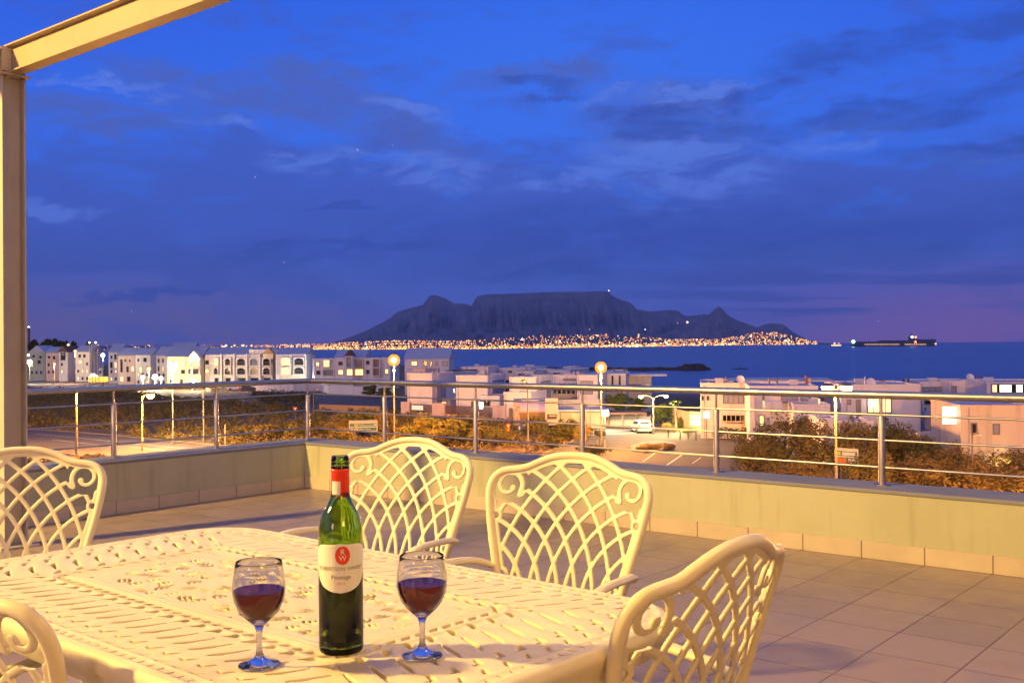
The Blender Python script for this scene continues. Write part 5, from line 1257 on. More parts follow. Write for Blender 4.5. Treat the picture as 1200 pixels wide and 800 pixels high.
# ================================================================== STREET LAMPS
def street_lamp(label, px, py, ybase_=None, D=None, kind='globe', m='sodium', power=3000, color=(1, .38, .045), arm=0., pk=5.2, r_=.35, thick=.09, cat='street lamp', group='street lamps'):
    if D is None: D = (CAM[2]-GZ)*FPX/(ybase_-yh(px))
    g = gx(px, D); e = empty('street_lamp', tuple(g), label, cat, group); H_ = ony(px, py, D)[2]
    MB().tube([(g[0], g[1], GZ), (g[0], g[1], GZ+1.0), (g[0], g[1], GZ+1.02), (g[0], g[1], H_-.1)], [thick*1.25, thick*1.25, thick, thick*.65], 12).build('pole', M['pole'], e, smooth=True, sharp=50)
    arms = [arm] if not isinstance(arm, (list, tuple)) else arm
    for a in arms:
        hx = g[0]+a
        if a:
            o = MB().tube(smooth_poly([(g[0], g[1], H_-.45), (g[0]+a*.25, g[1], H_+.05), (hx-.2*np.sign(a), g[1], H_+.10)], 2, False), .045, 8).build('arm', M['pole'], e)
            mb = MB(); mb.lathe([(.001, .16), (r_*.6, .14), (r_, .05), (r_*1.02, .0), (r_*.9, -.01), (.001, -.01)], 16, (hx, g[1], H_+.06)); mb.build('lamp_housing', M['pole'], e, smooth=True, sharp=50)
            mb = MB(); mb.lathe([(.001, -r_*.95), (r_*.45, -r_*.85), (r_*.78, -r_*.5), (r_*.9, -r_*.15), (r_*.86, -.001)], 16, (hx, g[1], H_+.045)); mb.build('lamp_glass', M['bulb' if m == 'sodium' else m], e, smooth=True)
        else:
            mb = MB(); n_ = 10; mb.lathe([(.001, -r_)]+[(r_*math.cos(t), r_*math.sin(t)) for t in np.linspace(-1.3, 1.2, n_)]+[(.001, r_)], 18, (hx, g[1], H_)); mb.build('lamp_glass', M[m], e, smooth=True)
            if m == 'sodium': MB().lathe([(.001, -r_*.5), (r_*.38, -r_*.3), (r_*.5, 0), (r_*.38, r_*.3), (.001, r_*.5)], 14, (hx, g[1], H_)).build('bulb', M['bulb'], e, smooth=True)
            MB().lathe([(.001, r_+.12), (r_*.25, r_+.06), (r_*.34, r_*.93)], 12, (hx, g[1], H_)).build('lamp_cap', M['pole'], e, smooth=True)
        if power: lamp('POINT', 'street_light', (hx, g[1]-.15, H_-r_-.35), power*pk/len(arms), color, .3)
    return e
street_lamp('tall street lamp with one glaring orange-white globe, left of centre in front of the apartments', 461.5, 422, D=104, power=5200, r_=.60, m='sodium')
street_lamp('tallest-looking lamp with glaring orange globe above the villa with slot windows', 704, 430.5, 527, power=5600, r_=.58)
street_lamp('nearest street lamp, with two glaring heads above the right-hand handrail', 978.5, 453.6, D=56, arm=[-.42, .58], r_=.36, power=1900, thick=.085)
street_lamp('small lamp with two curved arms behind the white parked car', 765, 464, D=118, arm=[-1.4, 1.45], r_=.28, power=1800, color=(1, .62, .25))
street_lamp('tapered street lamp nearest the pergola post with an orange oval head', 89, 455, D=100, arm=[.75], r_=.38, power=2600, thick=.13)
street_lamp('street lamp with one orange head on a short right arm over the scrub', 166, 463, 528, arm=[.85], r_=.42, power=2600)
street_lamp('tall pole with a round white glowing globe before the cream-lit apartments', 202, 429, D=110, r_=.5, m='white_lamp', power=1500, color=(1, .85, .55))
street_lamp('pole with an unlit pale oval head beside a railing post', 238, 456, D=112, arm=[.6], r_=.32, m='sign_white', power=0)
street_lamp('tall thin unlit grey lamp post with a small dark head before the billboard', 618, 447, 526, arm=[-.45], r_=.26, m='sign_cream', power=0, thick=.08)
street_lamp('unlit grey pole right of the railing corner', 367, 456, D=150, arm=[.5], r_=.2, m='sign_white', power=0, thick=.10)
street_lamp('slim grey pole standing before the garden screen', 570, 470, D=128, r_=.10, m='sign_white', power=0, thick=.06)
street_lamp('thin pole with a small top left of the tallest lamp', 691, 472, D=115, r_=.10, m='sign_white', power=0, thick=.05)
for q_, (px, D_, lab) in enumerate([(150, 62, 'added fill lamp hidden below the left-hand parapet, nearest the left road'), (428, 82, 'added fill lamp hidden below the parapet corner, before the direction sign'), (600, 62, 'added fill lamp hidden below the parapet before the yield sign'), (1090, 44, 'added fill lamp hidden below the right-hand parapet')]):  # lamps hidden by the parapet, added to brighten verge, scrub and sign
    street_lamp(lab, px, {150: 549, 428: 526, 600: 550, 1090: 592}[px], D=D_, r_=.2, power=800 if px == 428 else 1500, thick=.06, group='unseen fill lamps added under the terrace')
street_lamp('unseen street lamp added beyond the left edge to light the scrub', -70, 452, D=105, arm=[.75], r_=.38, power=4200, thick=.13)  # out of frame, added to brighten the left scrub field
street_lamp('unseen street lamp added beyond the right edge to light the thicket', 1300, 450, D=58, arm=[-.6], r_=.36, power=3000, thick=.11)  # out of frame, added to brighten the right-hand thicket
for (px, py, D, r_, m, pw, col, lab) in [
    (174, 432, 255, 1.0, 'sodium', 3000, (1, .5, .12), 'orange lamp before the white houses, leftmost of the bright cluster'),
    (167, 442, 250, .75, 'white_lamp', 1500, (1, .9, .6), 'low white lamp, left one of the three white ones in the cluster'),
    (181.5, 441.5, 248, 1.05, 'white_lamp', 2200, (1, .9, .6), 'largest white lamp in the middle of the bright cluster'),
    (188.5, 443, 250, .72, 'white_lamp', 1200, (1, .9, .6), 'small white lamp at the right of the bright cluster'),
    (224.5, 430.5, 245, 1.0, 'sodium', 3000, (1, .55, .15), 'orange lamp glaring before the arched gable'),
    (120.5, 416, 280, .85, 'white_lamp', 1500, (1, .85, .5), 'cream lamp right of the lattice mast'),
    (88, 411.5, 300, .8, 'sodium', 1800, (1, .6, .2), 'orange lamp before the old houses with a long glow on its post'),
    (80, 404, 330, .7, 'sodium', 0, None, 'warm lamp on the hill line above the old houses'),
    (63.5, 426.5, 300, .7, 'sodium', 1500, (1, .5, .2), 'orange lamp at the low pink wall'),
    (34.5, 424, 300, 1.15, 'white_lamp', 1500, (.9, 1, .6), 'big greenish white lamp touching the pergola post'),
    (33, 416, 310, .6, 'white_lamp', 0, None, 'small white lamp just above the greenish one at the post'),
    (226.5, 446, 244, .75, 'white_lamp', 1500, (1, .9, .6), 'white lamp at the foot of the arched gable house'),
    (384.5, 456, 238, .5, 'white_lamp', 900, (1, .85, .6), 'small white lamp at the low wall right of the railing corner')]:
    street_lamp(lab, px, py, D=D, r_=r_*.62, m=m, power=pw, color=col or (1, 1, 1), thick=.10, pk=2.6)

# ================================================================== SIGNS
def sign_board(label, x0, x1, ytop, ybot, D, ang, rows):
    """two-post road sign: cream board with green strips; ang turns it about the vertical"""
    pxm = (x0+x1)/2; g = gx(pxm, D); e = empty('road_sign', tuple(g), label, 'road sign')
    W_ = abs(x1-x0)*D/FPX/max(math.cos(ang), .2); zt_ = ony(pxm, ytop, D)[2]; zb_ = ony(pxm, ybot, D)[2]; H_ = zt_-zb_
    ux = np.array([math.cos(ang), math.sin(ang)]); un = np.array([math.sin(ang), -math.cos(ang)])
    c = g[:2]
    def pl(nm, a0, a1, b0, b1, m, off, th=.02): return MB().obox(c+ux*(a0*W_)+un*off, ux*((a1-a0)*W_), un*th, zb_+b0*H_, zb_+b1*H_).build(nm, M[m], BD[0] if BD else e)
    BD = []
    BD.append(pl('board', -.5, .5, 0, 1, 'sign_cream', 0, .04))
    for q in (-.28, .28): MB().tube([(c[0]+ux[0]*q*W_-un[0]*.06, c[1]+ux[1]*q*W_-un[1]*.06, GZ), (c[0]+ux[0]*q*W_-un[0]*.06, c[1]+ux[1]*q*W_-un[1]*.06, zt_+.12)], .05, 8).build('post', M['pole'], e)
    for (b0, b1, items) in rows:
        pl('green_strip', -.46, .46, b0, b1, 'sign_green', .042, .006)
        for it in items:
            if it[0] == 'box': pl('route_plate', it[1], it[2], b0+.05, b1-.05, it[3], .050, .006)
            else:
                tv, tf = text_mesh(it[1], (b1-b0)*H_*.95*it[3] if len(it) > 3 else (b1-b0)*H_*.95); 
                MB().add([tuple(np.append(c+ux*(it[2]*W_+q[0])+un*.062, zb_+(b0+b1)/2*H_+q[1])) for q in tv], tf).build('lettering', M['sign_white'], BD[0])
    return e
sign_board('cream and green direction sign with two text strips, standing in the scrub left of centre', 408.5, 441.5, 492.3, 505.5, 92, R(8),
           [(.46, .72, [('box', -.31, -.19, 'sign_yellow'), ('text', 'Melkbosstrand', .10, 1.0), ('box', .38, .45, 'sign_white')]),
            (.08, .36, [('box', -.43, -.35, 'sign_white'), ('box', -.31, -.19, 'sign_yellow'), ('text', 'Table View', .02, 1.0)])])
M['sign_orange'] = mat('sign_orange', (.80, .20, .03), .5)
sign_board('angled cream and green direction sign with an orange patch, beside the nearest street lamp', 981.5, 1001.5, 525, 545, 70, R(-46),
           [(.54, .82, [('box', -.43, -.28, 'sign_yellow'), ('box', -.2, .38, 'sign_white')]),
            (.08, .46, [('box', -.45, -.02, 'sign_orange'), ('box', .06, .40, 'sign_white')])])
def yield_sign(label, px, py, D, w_, name='yield_sign', low=None):
    g = gx(px, D); e = empty(name, tuple(g), label, 'road sign'); z_ = ony(px, py, D)[2]; c = g
    MB().tube([(c[0], c[1], GZ), (c[0], c[1], z_+w_*.3)], .045, 8).build('post', M['pole'], e)
    def tri(s_, off, m, nm): MB().add([(c[0]-s_/2, c[1]-off, z_+s_*.4), (c[0]+s_/2, c[1]-off, z_+s_*.4), (c[0], c[1]-off, z_-s_*.46), (c[0]-s_/2, c[1]-off+.02, z_+s_*.4), (c[0]+s_/2, c[1]-off+.02, z_+s_*.4), (c[0], c[1]-off+.02, z_-s_*.46)], [(0, 2, 1), (3, 4, 5), (0, 1, 4, 3), (1, 2, 5, 4), (2, 0, 3, 5)]).build(nm, M[m], e)
    tri(w_, .07, 'sign_red', 'triangle'); tri(w_*.55, .095, 'sign_white', 'centre')
    if low: MB().box((c[0]-w_*.22, c[1]-.09, low-.35), (c[0]+w_*.22, c[1]-.06, low+.35)).build('lower_plate', M['sign_orange'], e)
yield_sign('small red and white yield sign by the parking area at the left', 345.5, 479, 140, .62)
yield_sign('red and white yield sign with an orange plate below it', 595, 499, 112, .60, low=ony(595, 504.5, 112)[2])
g = gx(608, 114); e = empty('blue_sign', tuple(g), 'small round blue sign on a short post right of the yield sign', 'road sign'); z_ = ony(608, 501, 114)[2]
MB().tube([(g[0], g[1], GZ), (g[0], g[1], z_)], .045, 8).build('post', M['pole'], e); MB().tube([(g[0], g[1]-.08, z_), (g[0], g[1]-.06, z_)], .26, 18).build('disc', M['sign_blue'], e); MB().box((g[0]-.05, g[1]-.10, z_-.15), (g[0]+.05, g[1]-.082, z_+.15)).build('white_mark', M['sign_white'], e)
BOL = 'short posts along the junction'
for (px, py, yb, lab) in [(264, 497, 527, 'pale wooden marker post rising from the scrub at the left'), (700.5, 515, 527, 'thin pale bollard, left of the pair at the foot of the tallest lamp'), (709, 515, 526, 'thin pale bollard, right of the pair at the foot of the tallest lamp'),
                     (783, 503, 513, 'dark bollard before the orange bush, leftmost of four'), (797, 504, 515, 'second dark bollard from the orange bush'), (806.5, 505, 514.5, 'third dark bollard from the orange bush'), (815.5, 505, 516, 'dark bollard at the foot of the name plate wall')]:
    g = G(px, yb); zt_ = ony(px, py, g[1])[2]; k = 'sign_cream' if px < 720 else 'darkwall'
    put(MB().tube([g, (g[0], g[1], zt_-.02), (g[0], g[1], zt_)], [.07, .065, .04], 8).build('bollard', M[k], origin=tuple(g)), lab, 'bollard', BOL)
g = gx(1140, 70); e = empty('garden_lamp', tuple(g), 'small bent garden lamp post in front of the bluish boundary wall at the right', 'lamp'); z_ = ony(1140, 508, 70)[2]
MB().tube(smooth_poly([(g[0]-.1, g[1], GZ), (g[0]-.1, g[1], z_-.2), (g[0]-.05, g[1], z_), (g[0]+.35, g[1], z_+.03)], 2, False), .06, 8).build('post', M['pole'], e); MB().box((g[0]+.15, g[1]-.1, z_-.1), (g[0]+.5, g[1]+.1, z_-.03)).build('lamp_head', M['sign_cream'], e)

# ================================================================== CARS
def car(label, px, D, yaw, paint, lights_on=False, tall=1.5):
    g = gx(px, D); e = empty('parked_car', tuple(g), label, 'car', rz=yaw); L, Wd = 3.9, 1.68
    secs = [(-L/2, .35, .80, .72), (-L/2+.08, .28, 1.02, .80), (-L/2+.35, .26, 1.42, .66), (-L/2+.9, .25, tall, .62), (-.1, .25, tall+.01, .62), (.55, .25, 1.30, .64), (1.0, .25, .98, .80), (1.6, .27, .86, .82), (L/2-.05, .32, .72, .76), (L/2, .40, .60, .66)]
    v_ = []; f_ = []
    for (y_, zl, zh, wt) in secs:
        wb = Wd/2*(.96 if abs(y_) < L/2-.2 else .86); mid = min(.92, zh-.05)
        v_ += [(-wb, y_, zl), (-wb, y_, mid), (-wt*.98 if zh > 1.1 else -wb*.93, y_, zh-.03), (0, y_, zh), (wt*.98 if zh > 1.1 else wb*.93, y_, zh-.03), (wb, y_, mid), (wb, y_, zl)]
    for i in range(len(secs)-1):
        for k in range(7): a = i*7+k; b = i*7+(k+1) % 7; f_.append((a, b, b+7, a+7))
    f_ += [tuple(range(6, -1, -1)), tuple((len(secs)-1)*7+k for k in range(7))]
    MB().add(v_, f_).build('body', M[paint], e, smooth=True, sharp=28)
    MB().add([(-.56, -L/2+.13, 1.06), (.56, -L/2+.13, 1.06), (.50, -L/2+.335, 1.385), (-.50, -L/2+.335, 1.385), (-.56, -L/2+.10, 1.06), (.56, -L/2+.10, 1.06), (.50, -L/2+.30, 1.385), (-.50, -L/2+.30, 1.385)], [(4, 5, 6, 7), (0, 3, 2, 1), (4, 7, 3, 0), (5, 1, 2, 6), (7, 6, 2, 3), (4, 0, 1, 5)]).build('rear_window', M['glass_dark'], e)
    MB().add([(-.60, .60, 1.25), (.60, .60, 1.25), (.70, .98, 1.01), (-.70, .98, 1.01), (-.58, .57, 1.29), (.58, .57, 1.29)], [(0, 3, 2, 1), (4, 0, 1, 5)]).build('windscreen', M['glass_dark'], e)
    for s_ in (-1, 1):
        MB().add([(s_*.80, -1.5, 1.0), (s_*.80, .75, 1.0), (s_*.665, .45, 1.33), (s_*.665, -1.3, 1.38)], [(0, 1, 2, 3)]).build('side_window', M['glass_dark'], e)
        MB().box((s_*.70-.10, -L/2-.01, .72), (s_*.70+.10, -L/2+.10, .98)).build('tail_light', M['tail'] if lights_on else M['taildark'], e, bevel=.02)
        for y_ in (-1.2, 1.25):
            w_ = MB().tube([(s_*.70, y_, .30), (s_*.86, y_, .30)], .30, 20).build('wheel', M['tyre'], e); MB().tube([(s_*.855, y_, .30), (s_*.872, y_, .30)], .17, 12).build('rim', M['pole'], w_)
    MB().box((-.26, -L/2-.015, .52), (.26, -L/2+.03, .64)).build('number_plate', M['sign_white'], e)
car('white hatchback parked nose-in at the carport, seen from behind', 750.5, 121, R(8), 'carwhite')
car('dark parked car with red tail lamps before the apartments at the left', 289, 243, R(-70), 'cardark', True)
car('dark parked car near the pole right of the railing corner', 378, 240, R(80), 'cardark')
car('pale car parked at the low wall before the arched balconies', 276, 246, R(-80), 'carwhite')
lamp('POINT', 'car_park_light', tuple(gx(283, 238)+np.array([0, -2, 3.])), 700, (1, .5, .3), .3)

# ================================================================== VEGETATION
def leaf_cloud(cs, n, size, seed, zs=1.):
    """small leaf quads on the lumpy upper shells of several clumps: cs = [(x, y, z, rx, ry, rz)]"""
    rs = np.random.default_rng(seed); cs = np.array(cs, float); wgt = cs[:, 3]*cs[:, 4]+cs[:, 3]*cs[:, 5]; k = rs.choice(len(cs), n, p=wgt/wgt.sum()); c = cs[k]
    d_ = rs.normal(size=(n, 3)); d_ /= np.linalg.norm(d_, axis=1)[:, None]; d_[:, 2] = np.where(d_[:, 2] < -.25, -d_[:, 2], d_[:, 2])
    lump = 1+.13*np.sin(d_[:, 0]*7+k)*np.sin(d_[:, 1]*6+k*1.7)+.09*np.sin(d_[:, 2]*13+k*2.1)
    rad = lump*(1-np.abs(rs.normal(0, .13, n)))
    p = c[:, :3]+d_*c[:, 3:]*rad[:, None]
    nrm = d_+rs.normal(0, .55, (n, 3)); nrm /= np.linalg.norm(nrm, axis=1)[:, None]
    t = np.cross(nrm, rs.normal(size=(n, 3))); t /= np.linalg.norm(t, axis=1)[:, None]; b = np.cross(nrm, t); s_ = size*rs.uniform(.5, 1.25, n)[:, None]*np.array([1, 1, 1/zs])
    V = np.stack([p-t*s_, p-b*s_*.55, p+t*s_, p+b*s_*.55], 1).reshape(-1, 3); return V
def quads(name, V, m, parent=None, origin=None):
    me = bpy.data.meshes.new(name); n = len(V)//4; off = WL.get(parent.name, np.zeros(3)) if parent is not None else (np.array(origin) if origin is not None else np.zeros(3))
    me.vertices.add(len(V)); me.vertices.foreach_set('co', (V-off).astype(np.float32).ravel()); me.loops.add(4*n); me.loops.foreach_set('vertex_index', np.arange(4*n, dtype=np.int32))
    me.polygons.add(n); me.polygons.foreach_set('loop_start', np.arange(0, 4*n, 4, dtype=np.int32)); me.polygons.foreach_set('material_index', (np.arange(n) % max(len(m), 1)*0).astype(np.int32))
    for q in m: me.materials.append(q)
    mi = (np.random.default_rng(3).random(n) > .72).astype(np.int32) if len(m) > 1 else np.zeros(n, np.int32); me.polygons.foreach_set('material_index', mi)
    me.update(); me.validate(); o = bpy.data.objects.new(name, me); COL.objects.link(o)
    if parent is not None: o.parent = parent; WL[o.name] = off
    elif origin is not None: o.location = tuple(origin)
    return o
def inpoly(x, y, P):
    c = False; n = len(P)
    for i in range(n):
        a, b = P[i], P[(i+1) % n]
        if (a[1] > y) != (b[1] > y) and x < a[0]+(y-a[1])*(b[0]-a[0])/(b[1]-a[1]): c = not c
    return c
def scrub(label, poly, dens, h0, h1, per, size, mats, seed, name='scrub'):
    P = [G(*q)[:2] for q in poly]; xs = [p[0] for p in P]; ys = [p[1] for p in P]; rs = np.random.default_rng(seed)
    area = abs(sum(P[i][0]*P[(i+1) % len(P)][1]-P[(i+1) % len(P)][0]*P[i][1] for i in range(len(P))))/2; n = int(area*dens); cs = []; tries = 0
    while len(cs) < n and tries < n*12:
        tries += 1; X = rs.uniform(min(xs), max(xs)); Y = rs.uniform(min(ys), max(ys))
        if not inpoly(X, Y, P): continue
        big = math.sin(X*.09+seed)*math.sin(Y*.07+seed*2)*.5+.5; h_ = (h0+(h1-h0)*rs.random()*big); r_ = h_*rs.uniform(.9, 1.6)
        cs.append((X, Y, GZ-.1*h_, r_, r_, h_))
    o = quads(name, leaf_cloud(cs, int(per*len(cs)), size, seed), mats); return put(o, label, 'scrub', kind='stuff')
scrub('dense orange-lit coastal scrub filling the field between the left road and the apartments', [(-60, 462), (150, 461), (300, 476), (360, 484), (470, 485), (640, 505), (690, 508), (640, 529), (420, 529), (250, 520), (120, 507), (-60, 496)], .26, .5, 1.7, 58, .19, [M['leafA'], M['leafB']], 21)
scrub('low scrub on the near verge of the left road below the parapet', [(20, 526), (120, 536), (230, 562), (420, 588), (420, 640), (20, 600)], .5, .3, .8, 60, .13, [M['leafB'], M['leafA']], 22)
scrub('tall brown and olive scrub filling the slope below the right-hand villas', [(880, 506), (1010, 511), (1200, 528), (1330, 536), (1500, 640), (1130, 640), (1020, 560), (930, 524)], .30, 1.2, 2.5, 150, .17, [M['leafB'], M['leafA']], 23)
scrub('dark scrub strip beyond the side road before the apartments', [(20, 456.5), (150, 456.5), (160, 459.5), (20, 461)], .10, .6, 1.5, 40, .25, [M['leafB'], M['leafC']], 24)
scrub('dark scrub behind the parking area at the railing corner', [(296, 462), (360, 463), (366, 479), (330, 481), (306, 474)], .20, .6, 1.8, 60, .2, [M['leafC'], M['leafB']], 25)

# countable shrubs: six forms, copied
def shrub_form(seed, mats, n=2600, size=.15, zs=1.):
    rs = np.random.default_rng(seed); cs = [(0, 0, .30, .62, .62, .55)]
    for k in range(9): a = rs.uniform(0, 6.28); q = rs.uniform(.25, .72); cs.append((q*math.cos(a), q*math.sin(a), rs.uniform(.15, .55), rs.uniform(.22, .42), rs.uniform(.22, .42), rs.uniform(.20, .40)))
    e = empty('shrub', (0, 0, 0), 'x', 'shrub', 'rounded shrubs in the scrub')
    quads('foliage', leaf_cloud(cs, n, .055*size/.15, seed, zs), mats, e)
    mb = MB()
    for k in range(5): a = k*1.26; mb.tube([(0, 0, 0), (.18*math.cos(a), .18*math.sin(a), .25), (.42*math.cos(a), .42*math.sin(a), .5)], [.035, .028, .015], 6)
    mb.build('stems', M['bark'], e); return e
FORMS = {'A': [shrub_form(31, [M['leafA'], M['leafB']]), 0], 'B': [shrub_form(32, [M['leafB'], M['leafA']]), 0], 'C': [shrub_form(33, [M['leafC'], M['leafA']]), 0], 'G': [shrub_form(34, [M['leafG'], M['leafA']]), 0], 'Y': [shrub_form(35, [M['leafA'], M['leafA']], 3400), 0]}
for q_, s_, m_ in (('TY', 36, 'AA'), ('TA', 37, 'AB'), ('TB', 38, 'BA'), ('TC', 39, 'CA')): FORMS[q_] = [shrub_form(s_, [M['leaf'+m_[0]], M['leaf'+m_[1]]], 5200, .10, 1.9), 0]
def shrub(kind, px, ytop, yb, wpx, label, D=None, group='rounded shrubs in the scrub'):
    f_ = FORMS[kind]; D = D or (CAM[2]-GZ)*FPX/(yb-yh(px)); g = gx(px, D); H_ = ony(px, ytop, D)[2]-GZ; wd = wpx*D/FPX/2
    o = f_[0] if f_[1] == 0 else copy_tree(f_[0]); f_[1] += 1
    o.location = tuple(g); o.scale = (wd/.95, wd/.95, H_/.92); o.rotation_euler = (0, 0, px*1.7); o['label'] = label; o['group'] = group; return o
YG = 'bright yellow-lit shrubs left of the middle railing posts'
for k, (px, yt, yb, w_, lab) in enumerate([(497, 481, 517, 46, 'top left one of the bright clump, behind the street lamp pole'), (530, 484, 519, 50, 'second from the left in the bright clump'), (560, 493, 520, 48, 'right one of the bright clump, behind the railing post'), (478, 494, 519, 34, 'lower left one of the bright clump'), (512, 497, 522, 46, 'low front one of the bright clump'), (588, 501, 521, 36, 'last one of the bright clump at the yield sign')]):
    shrub('Y', px, yt, yb, w_, 'bright yellow-lit shrub, ' + lab, group=YG)
for (kd, px, yt, yb, w_, lab) in [
    ('C', 424, 476, 510, 52, 'big dark brown shrub standing behind the left direction sign'), ('B', 450, 478, 511, 40, 'brown shrub between the direction sign and the lamp pole'), ('B', 392, 488, 511, 44, 'brown shrub left of the direction sign'), ('C', 372, 484, 504, 30, 'dark shrub right of the railing corner post'),
    ('A', 402, 500, 520, 40, 'low shrub below the left direction sign'), ('A', 345, 494, 515, 40, 'olive shrub left of the railing corner post'), ('B', 310, 494, 515, 46, 'orange-brown shrub behind the left-hand thin rails'), ('B', 285, 496, 512, 32, 'small shrub right of the wooden marker post'),
    ('C', 646, 509, 527, 22, 'small round dark shrub in the grass below the billboard'), ('C', 668, 489, 515, 34, 'dark shrub in front of the pylon sign'), ('A', 630, 487, 510, 30, 'olive shrub before the billboard'), ('C', 655, 496, 516, 30, 'brown shrub under the pylon sign'),
    ('A', 680, 497, 522, 28, 'straggly shrub left of the railing post in the middle'), ('C', 553, 486, 503, 20, 'dark shrub in front of the brown garden wall'), ('C', 702, 503, 512, 18, 'dark little shrub at the foot of the tallest lamp'),
    ('B', 782, 493, 507, 17, 'bright orange shrub at the junction before the palm'), ('B', 803, 500, 507, 26, 'flat orange shrub before the name plate wall'), ('C', 797, 487, 503, 17, 'dark shrub left of the name plate wall'),
    ('C', 868, 486, 512, 34, 'dark green shrub in the shade against the sandstone wall'), ('C', 885, 489, 517, 34, 'dark shrub right beside the railing post at the sandstone wall'), ('C', 838, 500, 513, 16, 'small dark shrub in front of the sandstone wall'),
    ('G', 893, 515, 540, 26, 'green shrub at the bend of the road below the sandstone wall'),
    ('C', 694, 520, 533, 40, 'low dark shrub on the verge at the bottom of the tallest lamp')]:
    shrub(kd, px, yt, yb, w_, lab)
RG = 'big rounded bushes below the right-hand villas'
for (kd, px, yt, D, w_, lab) in [
    ('Y', 912, 478, 66, 76, 'big rounded yellow-green bush, leftmost of those below the right-hand villas'), ('A', 955, 482, 62, 76, 'big bush between the leftmost one and the nearest street lamp'), ('A', 885, 505, 60, 60, 'bush hanging down at the left end of the right-hand thicket'),
    ('A', 1000, 479, 64, 62, 'big bush directly behind the nearest street lamp'), ('C', 1035, 484, 66, 50, 'dark bush behind the railing post right of the double lamp'), ('B', 1060, 490, 68, 46, 'bush before the low garage wing of the bluish villa'),
    ('C', 1085, 506, 62, 44, 'dark green bush below the bluish boundary wall'), ('B', 1115, 512, 60, 50, 'rust-brown bush below the narrow lit stair window'), ('C', 1160, 518, 66, 60, 'dark brown bush at the foot of the big pinkish house'), ('B', 1195, 521, 64, 50, 'brown bush at the right edge below the pinkish house'),
    ('B', 1140, 532, 56, 70, 'rust-brown bush in front, below the garden lamp'), ('B', 1075, 526, 56, 66, 'brown bush in the middle of the right-hand thicket'), ('A', 1020, 520, 54, 60, 'olive bush behind the angled direction sign'), ('B', 935, 528, 54, 60, 'olive-brown bush low at the left of the double lamp'), ('B', 1185, 545, 54, 60, 'brown bush in the lower right corner of the thicket')]:
    shrub('T'+kd, px, yt, None, w_*1.35, lab, D=D*1.22+(2 if yt > 500 else 0), group=RG)
# traffic island with a low flat bush
isl = [G(*q) for q in [(738, 524), (752, 519), (772, 517.5), (790, 520), (792, 524), (778, 529), (755, 531), (741, 529)]]
o = MB().add([(p[0], p[1], GZ) for p in isl]+[(p[0], p[1], GZ+.16) for p in isl], [tuple(range(8, 16))]+[(i, (i+1) % 8, 8+(i+1) % 8, 8+i) for i in range(8)]).build('traffic_island', M['kerb']); put(o, kind='structure')
for (px, yt, yb, w_, lab) in [(758, 519, 528, 32, 'left half of the flat orange bush on the traffic island'), (776, 518, 527, 32, 'right half of the flat orange bush on the traffic island')]: shrub('B', px, yt, yb, w_, lab)

# trees
def tree(label, px, ytop, D, wpx, m, seed, name='tree', trunk=.35, dark=False):
    g = gx(px, D); H_ = ony(px, ytop, D)[2]-GZ; wd = wpx*D/FPX/2; rs = np.random.default_rng(seed); e = empty(name, tuple(g), label, 'tree')
    cs = []
    for k in range(14): a = rs.uniform(0, 6.28); q = rs.uniform(.0, .75)*wd; cs.append((g[0]+q*math.cos(a), g[1]+q*math.sin(a), GZ+H_*rs.uniform(trunk+.1, .86), wd*rs.uniform(.25, .5), wd*rs.uniform(.25, .5), H_*rs.uniform(.10, .2)))
    quads('crown', leaf_cloud(cs, 3000, max(.10, D*.0011), seed), m, e)
    mb = MB(); mb.tube([(g[0], g[1], GZ-.1), (g[0]+.1, g[1], GZ+H_*trunk), (g[0]-.05, g[1], GZ+H_*.75)], [H_*.035, H_*.025, H_*.01], 8)
    for k in range(5): c = cs[k]; mb.tube([(g[0], g[1], GZ+H_*trunk*.9), ((g[0]+c[0])/2, (g[1]+c[1])/2, GZ+H_*(trunk+.12)), c[:3]], [H_*.016, H_*.012, H_*.006], 6)
    mb.build('trunk', M['bark'], e); return e
tree('green tree behind the garage roof right of the tallest lamp', 722, 461, 139, 36, [M['leafG'], M['leafC']], 51, trunk=.3)
tree('dark tree between the parked white car and the palm', 776, 472, 129, 30, [M['leafG'], M['leafC']], 52, trunk=.2)
tree('small green tree left of the two-armed lamp', 745, 466, 143, 26, [M['leafG'], M['leafC']], 53, trunk=.25)
tree('round green tree before the low wall, left of the glaring lamp', 432, 452, 205, 24, [M['leafG'], M['leafA']], 54, trunk=.15)
tree('paler green tree beside the glaring lamp pole', 450, 453, 205, 26, [M['leafG'], M['leafA']], 55, trunk=.15)
tree('dark tree on the hill line, farthest left above the grey-green house', 40, 399.5, 400, 14, [M['leafC']], 56, trunk=.6)
tree('dark broad tree on the hill line above the pink house', 57, 397.5, 400, 22, [M['leafC']], 57, trunk=.6)
tree('dark tree on the hill line right of the broad one', 72, 398.5, 400, 16, [M['leafC']], 58, trunk=.6)
tree('dark pointed conifer above the white house behind the mast', 87, 397.5, 380, 7, [M['leafC']], 59, 'conifer', trunk=.5)
tree('dark conifer touching the lattice mast', 102, 400.5, 380, 9, [M['leafC']], 60, 'conifer', trunk=.5)
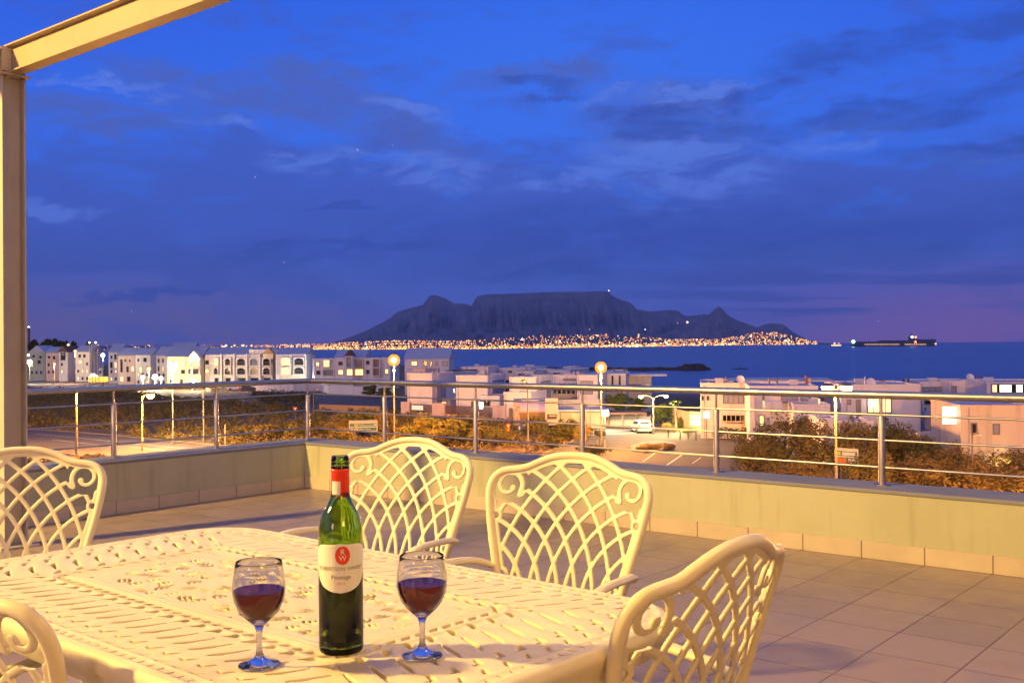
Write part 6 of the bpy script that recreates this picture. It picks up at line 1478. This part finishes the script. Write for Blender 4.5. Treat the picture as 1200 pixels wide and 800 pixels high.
# hedges
def hedge(label, a, b, h_, seed, m):
    A = G(*a)[:2]; Bq = G(*b)[:2]; L = np.linalg.norm(Bq-A); n = max(3, int(L/.8)); cs = [(*(A+(Bq-A)*k/(n-1)), GZ+h_*.35, .75, .6, h_*.65) for k in range(n)]
    return put(quads('hedge', leaf_cloud(cs, n*160, .12, seed), m, origin=(A[0], A[1], GZ)), label, 'hedge')
hedge('clipped bright green hedge before the palm at the junction', (770, 499), (800, 501), 2.1, 71, [M['leafG'], M['leafG']])
hedge('dark hedge along the base of the sandstone wall at the right', (842, 514.5), (905, 521), 1.4, 72, [M['leafC'], M['leafG']])
# palm
g = gx(791, 120); pe_ = empty('palm_tree', tuple(g), 'small bright palm lit from below beside the two-armed lamp', 'palm'); H_ = ony(791, 474, 120)[2]
MB().tube([(g[0], g[1], GZ), (g[0]+.05, g[1], GZ+1.5), (g[0], g[1], H_)], [.17, .14, .12], 10).build('trunk', M['bark'], pe_)
vs = []; fs = []
for k in range(26):
    a = k*2.4; up0 = RNG.uniform(.35, 1.25); L = RNG.uniform(1.1, 1.6); prev = None
    for j in range(7):
        t = j/6; q = np.array([g[0]+math.cos(a)*L*t*math.cos(up0), g[1]+math.sin(a)*L*t*math.cos(up0), H_+L*t*math.sin(up0)-1.0*t*t*L*.55]); wv = .16*math.sin(math.pi*min(t+.12, 1)); sd_ = np.array([-math.sin(a), math.cos(a), 0])*wv
        vs += [tuple(q+sd_-np.array([0, 0, wv*.4])), tuple(q), tuple(q-sd_-np.array([0, 0, wv*.4]))]
        if j: i = len(vs)-3; fs += [(i-3, i, i+1, i-2), (i-2, i+1, i+2, i-1)]
mb = MB().add(vs, fs); mb.build('fronds', M['leafG'], pe_)
lamp('POINT', 'palm_light', (g[0]+.2, g[1]-.9, GZ+.6), 330, (.95, 1, .45), .15)

# ================================================================== HAZE
hzb = MB().box((-16000, -420, SEAZ-60), (16000, 20000, 1600)).build('haze', bpy.data.materials.new('haze_air')); put(hzb, kind='stuff')
hm_ = hzb.data.materials[0]; hm_.use_nodes = True; n_ = NT(hm_.node_tree); n_.n.clear(); pv = n_.new('ShaderNodeVolumePrincipled'); pv.inputs['Color'].default_value = (.55, .70, 1, 1); pv.inputs['Density'].default_value = 4.0e-5; pv.inputs['Anisotropy'].default_value = .3
ho = n_.new('ShaderNodeOutputMaterial'); n_.l.new(pv.outputs[0], ho.inputs['Volume'])
cy.volume_bounces = 0
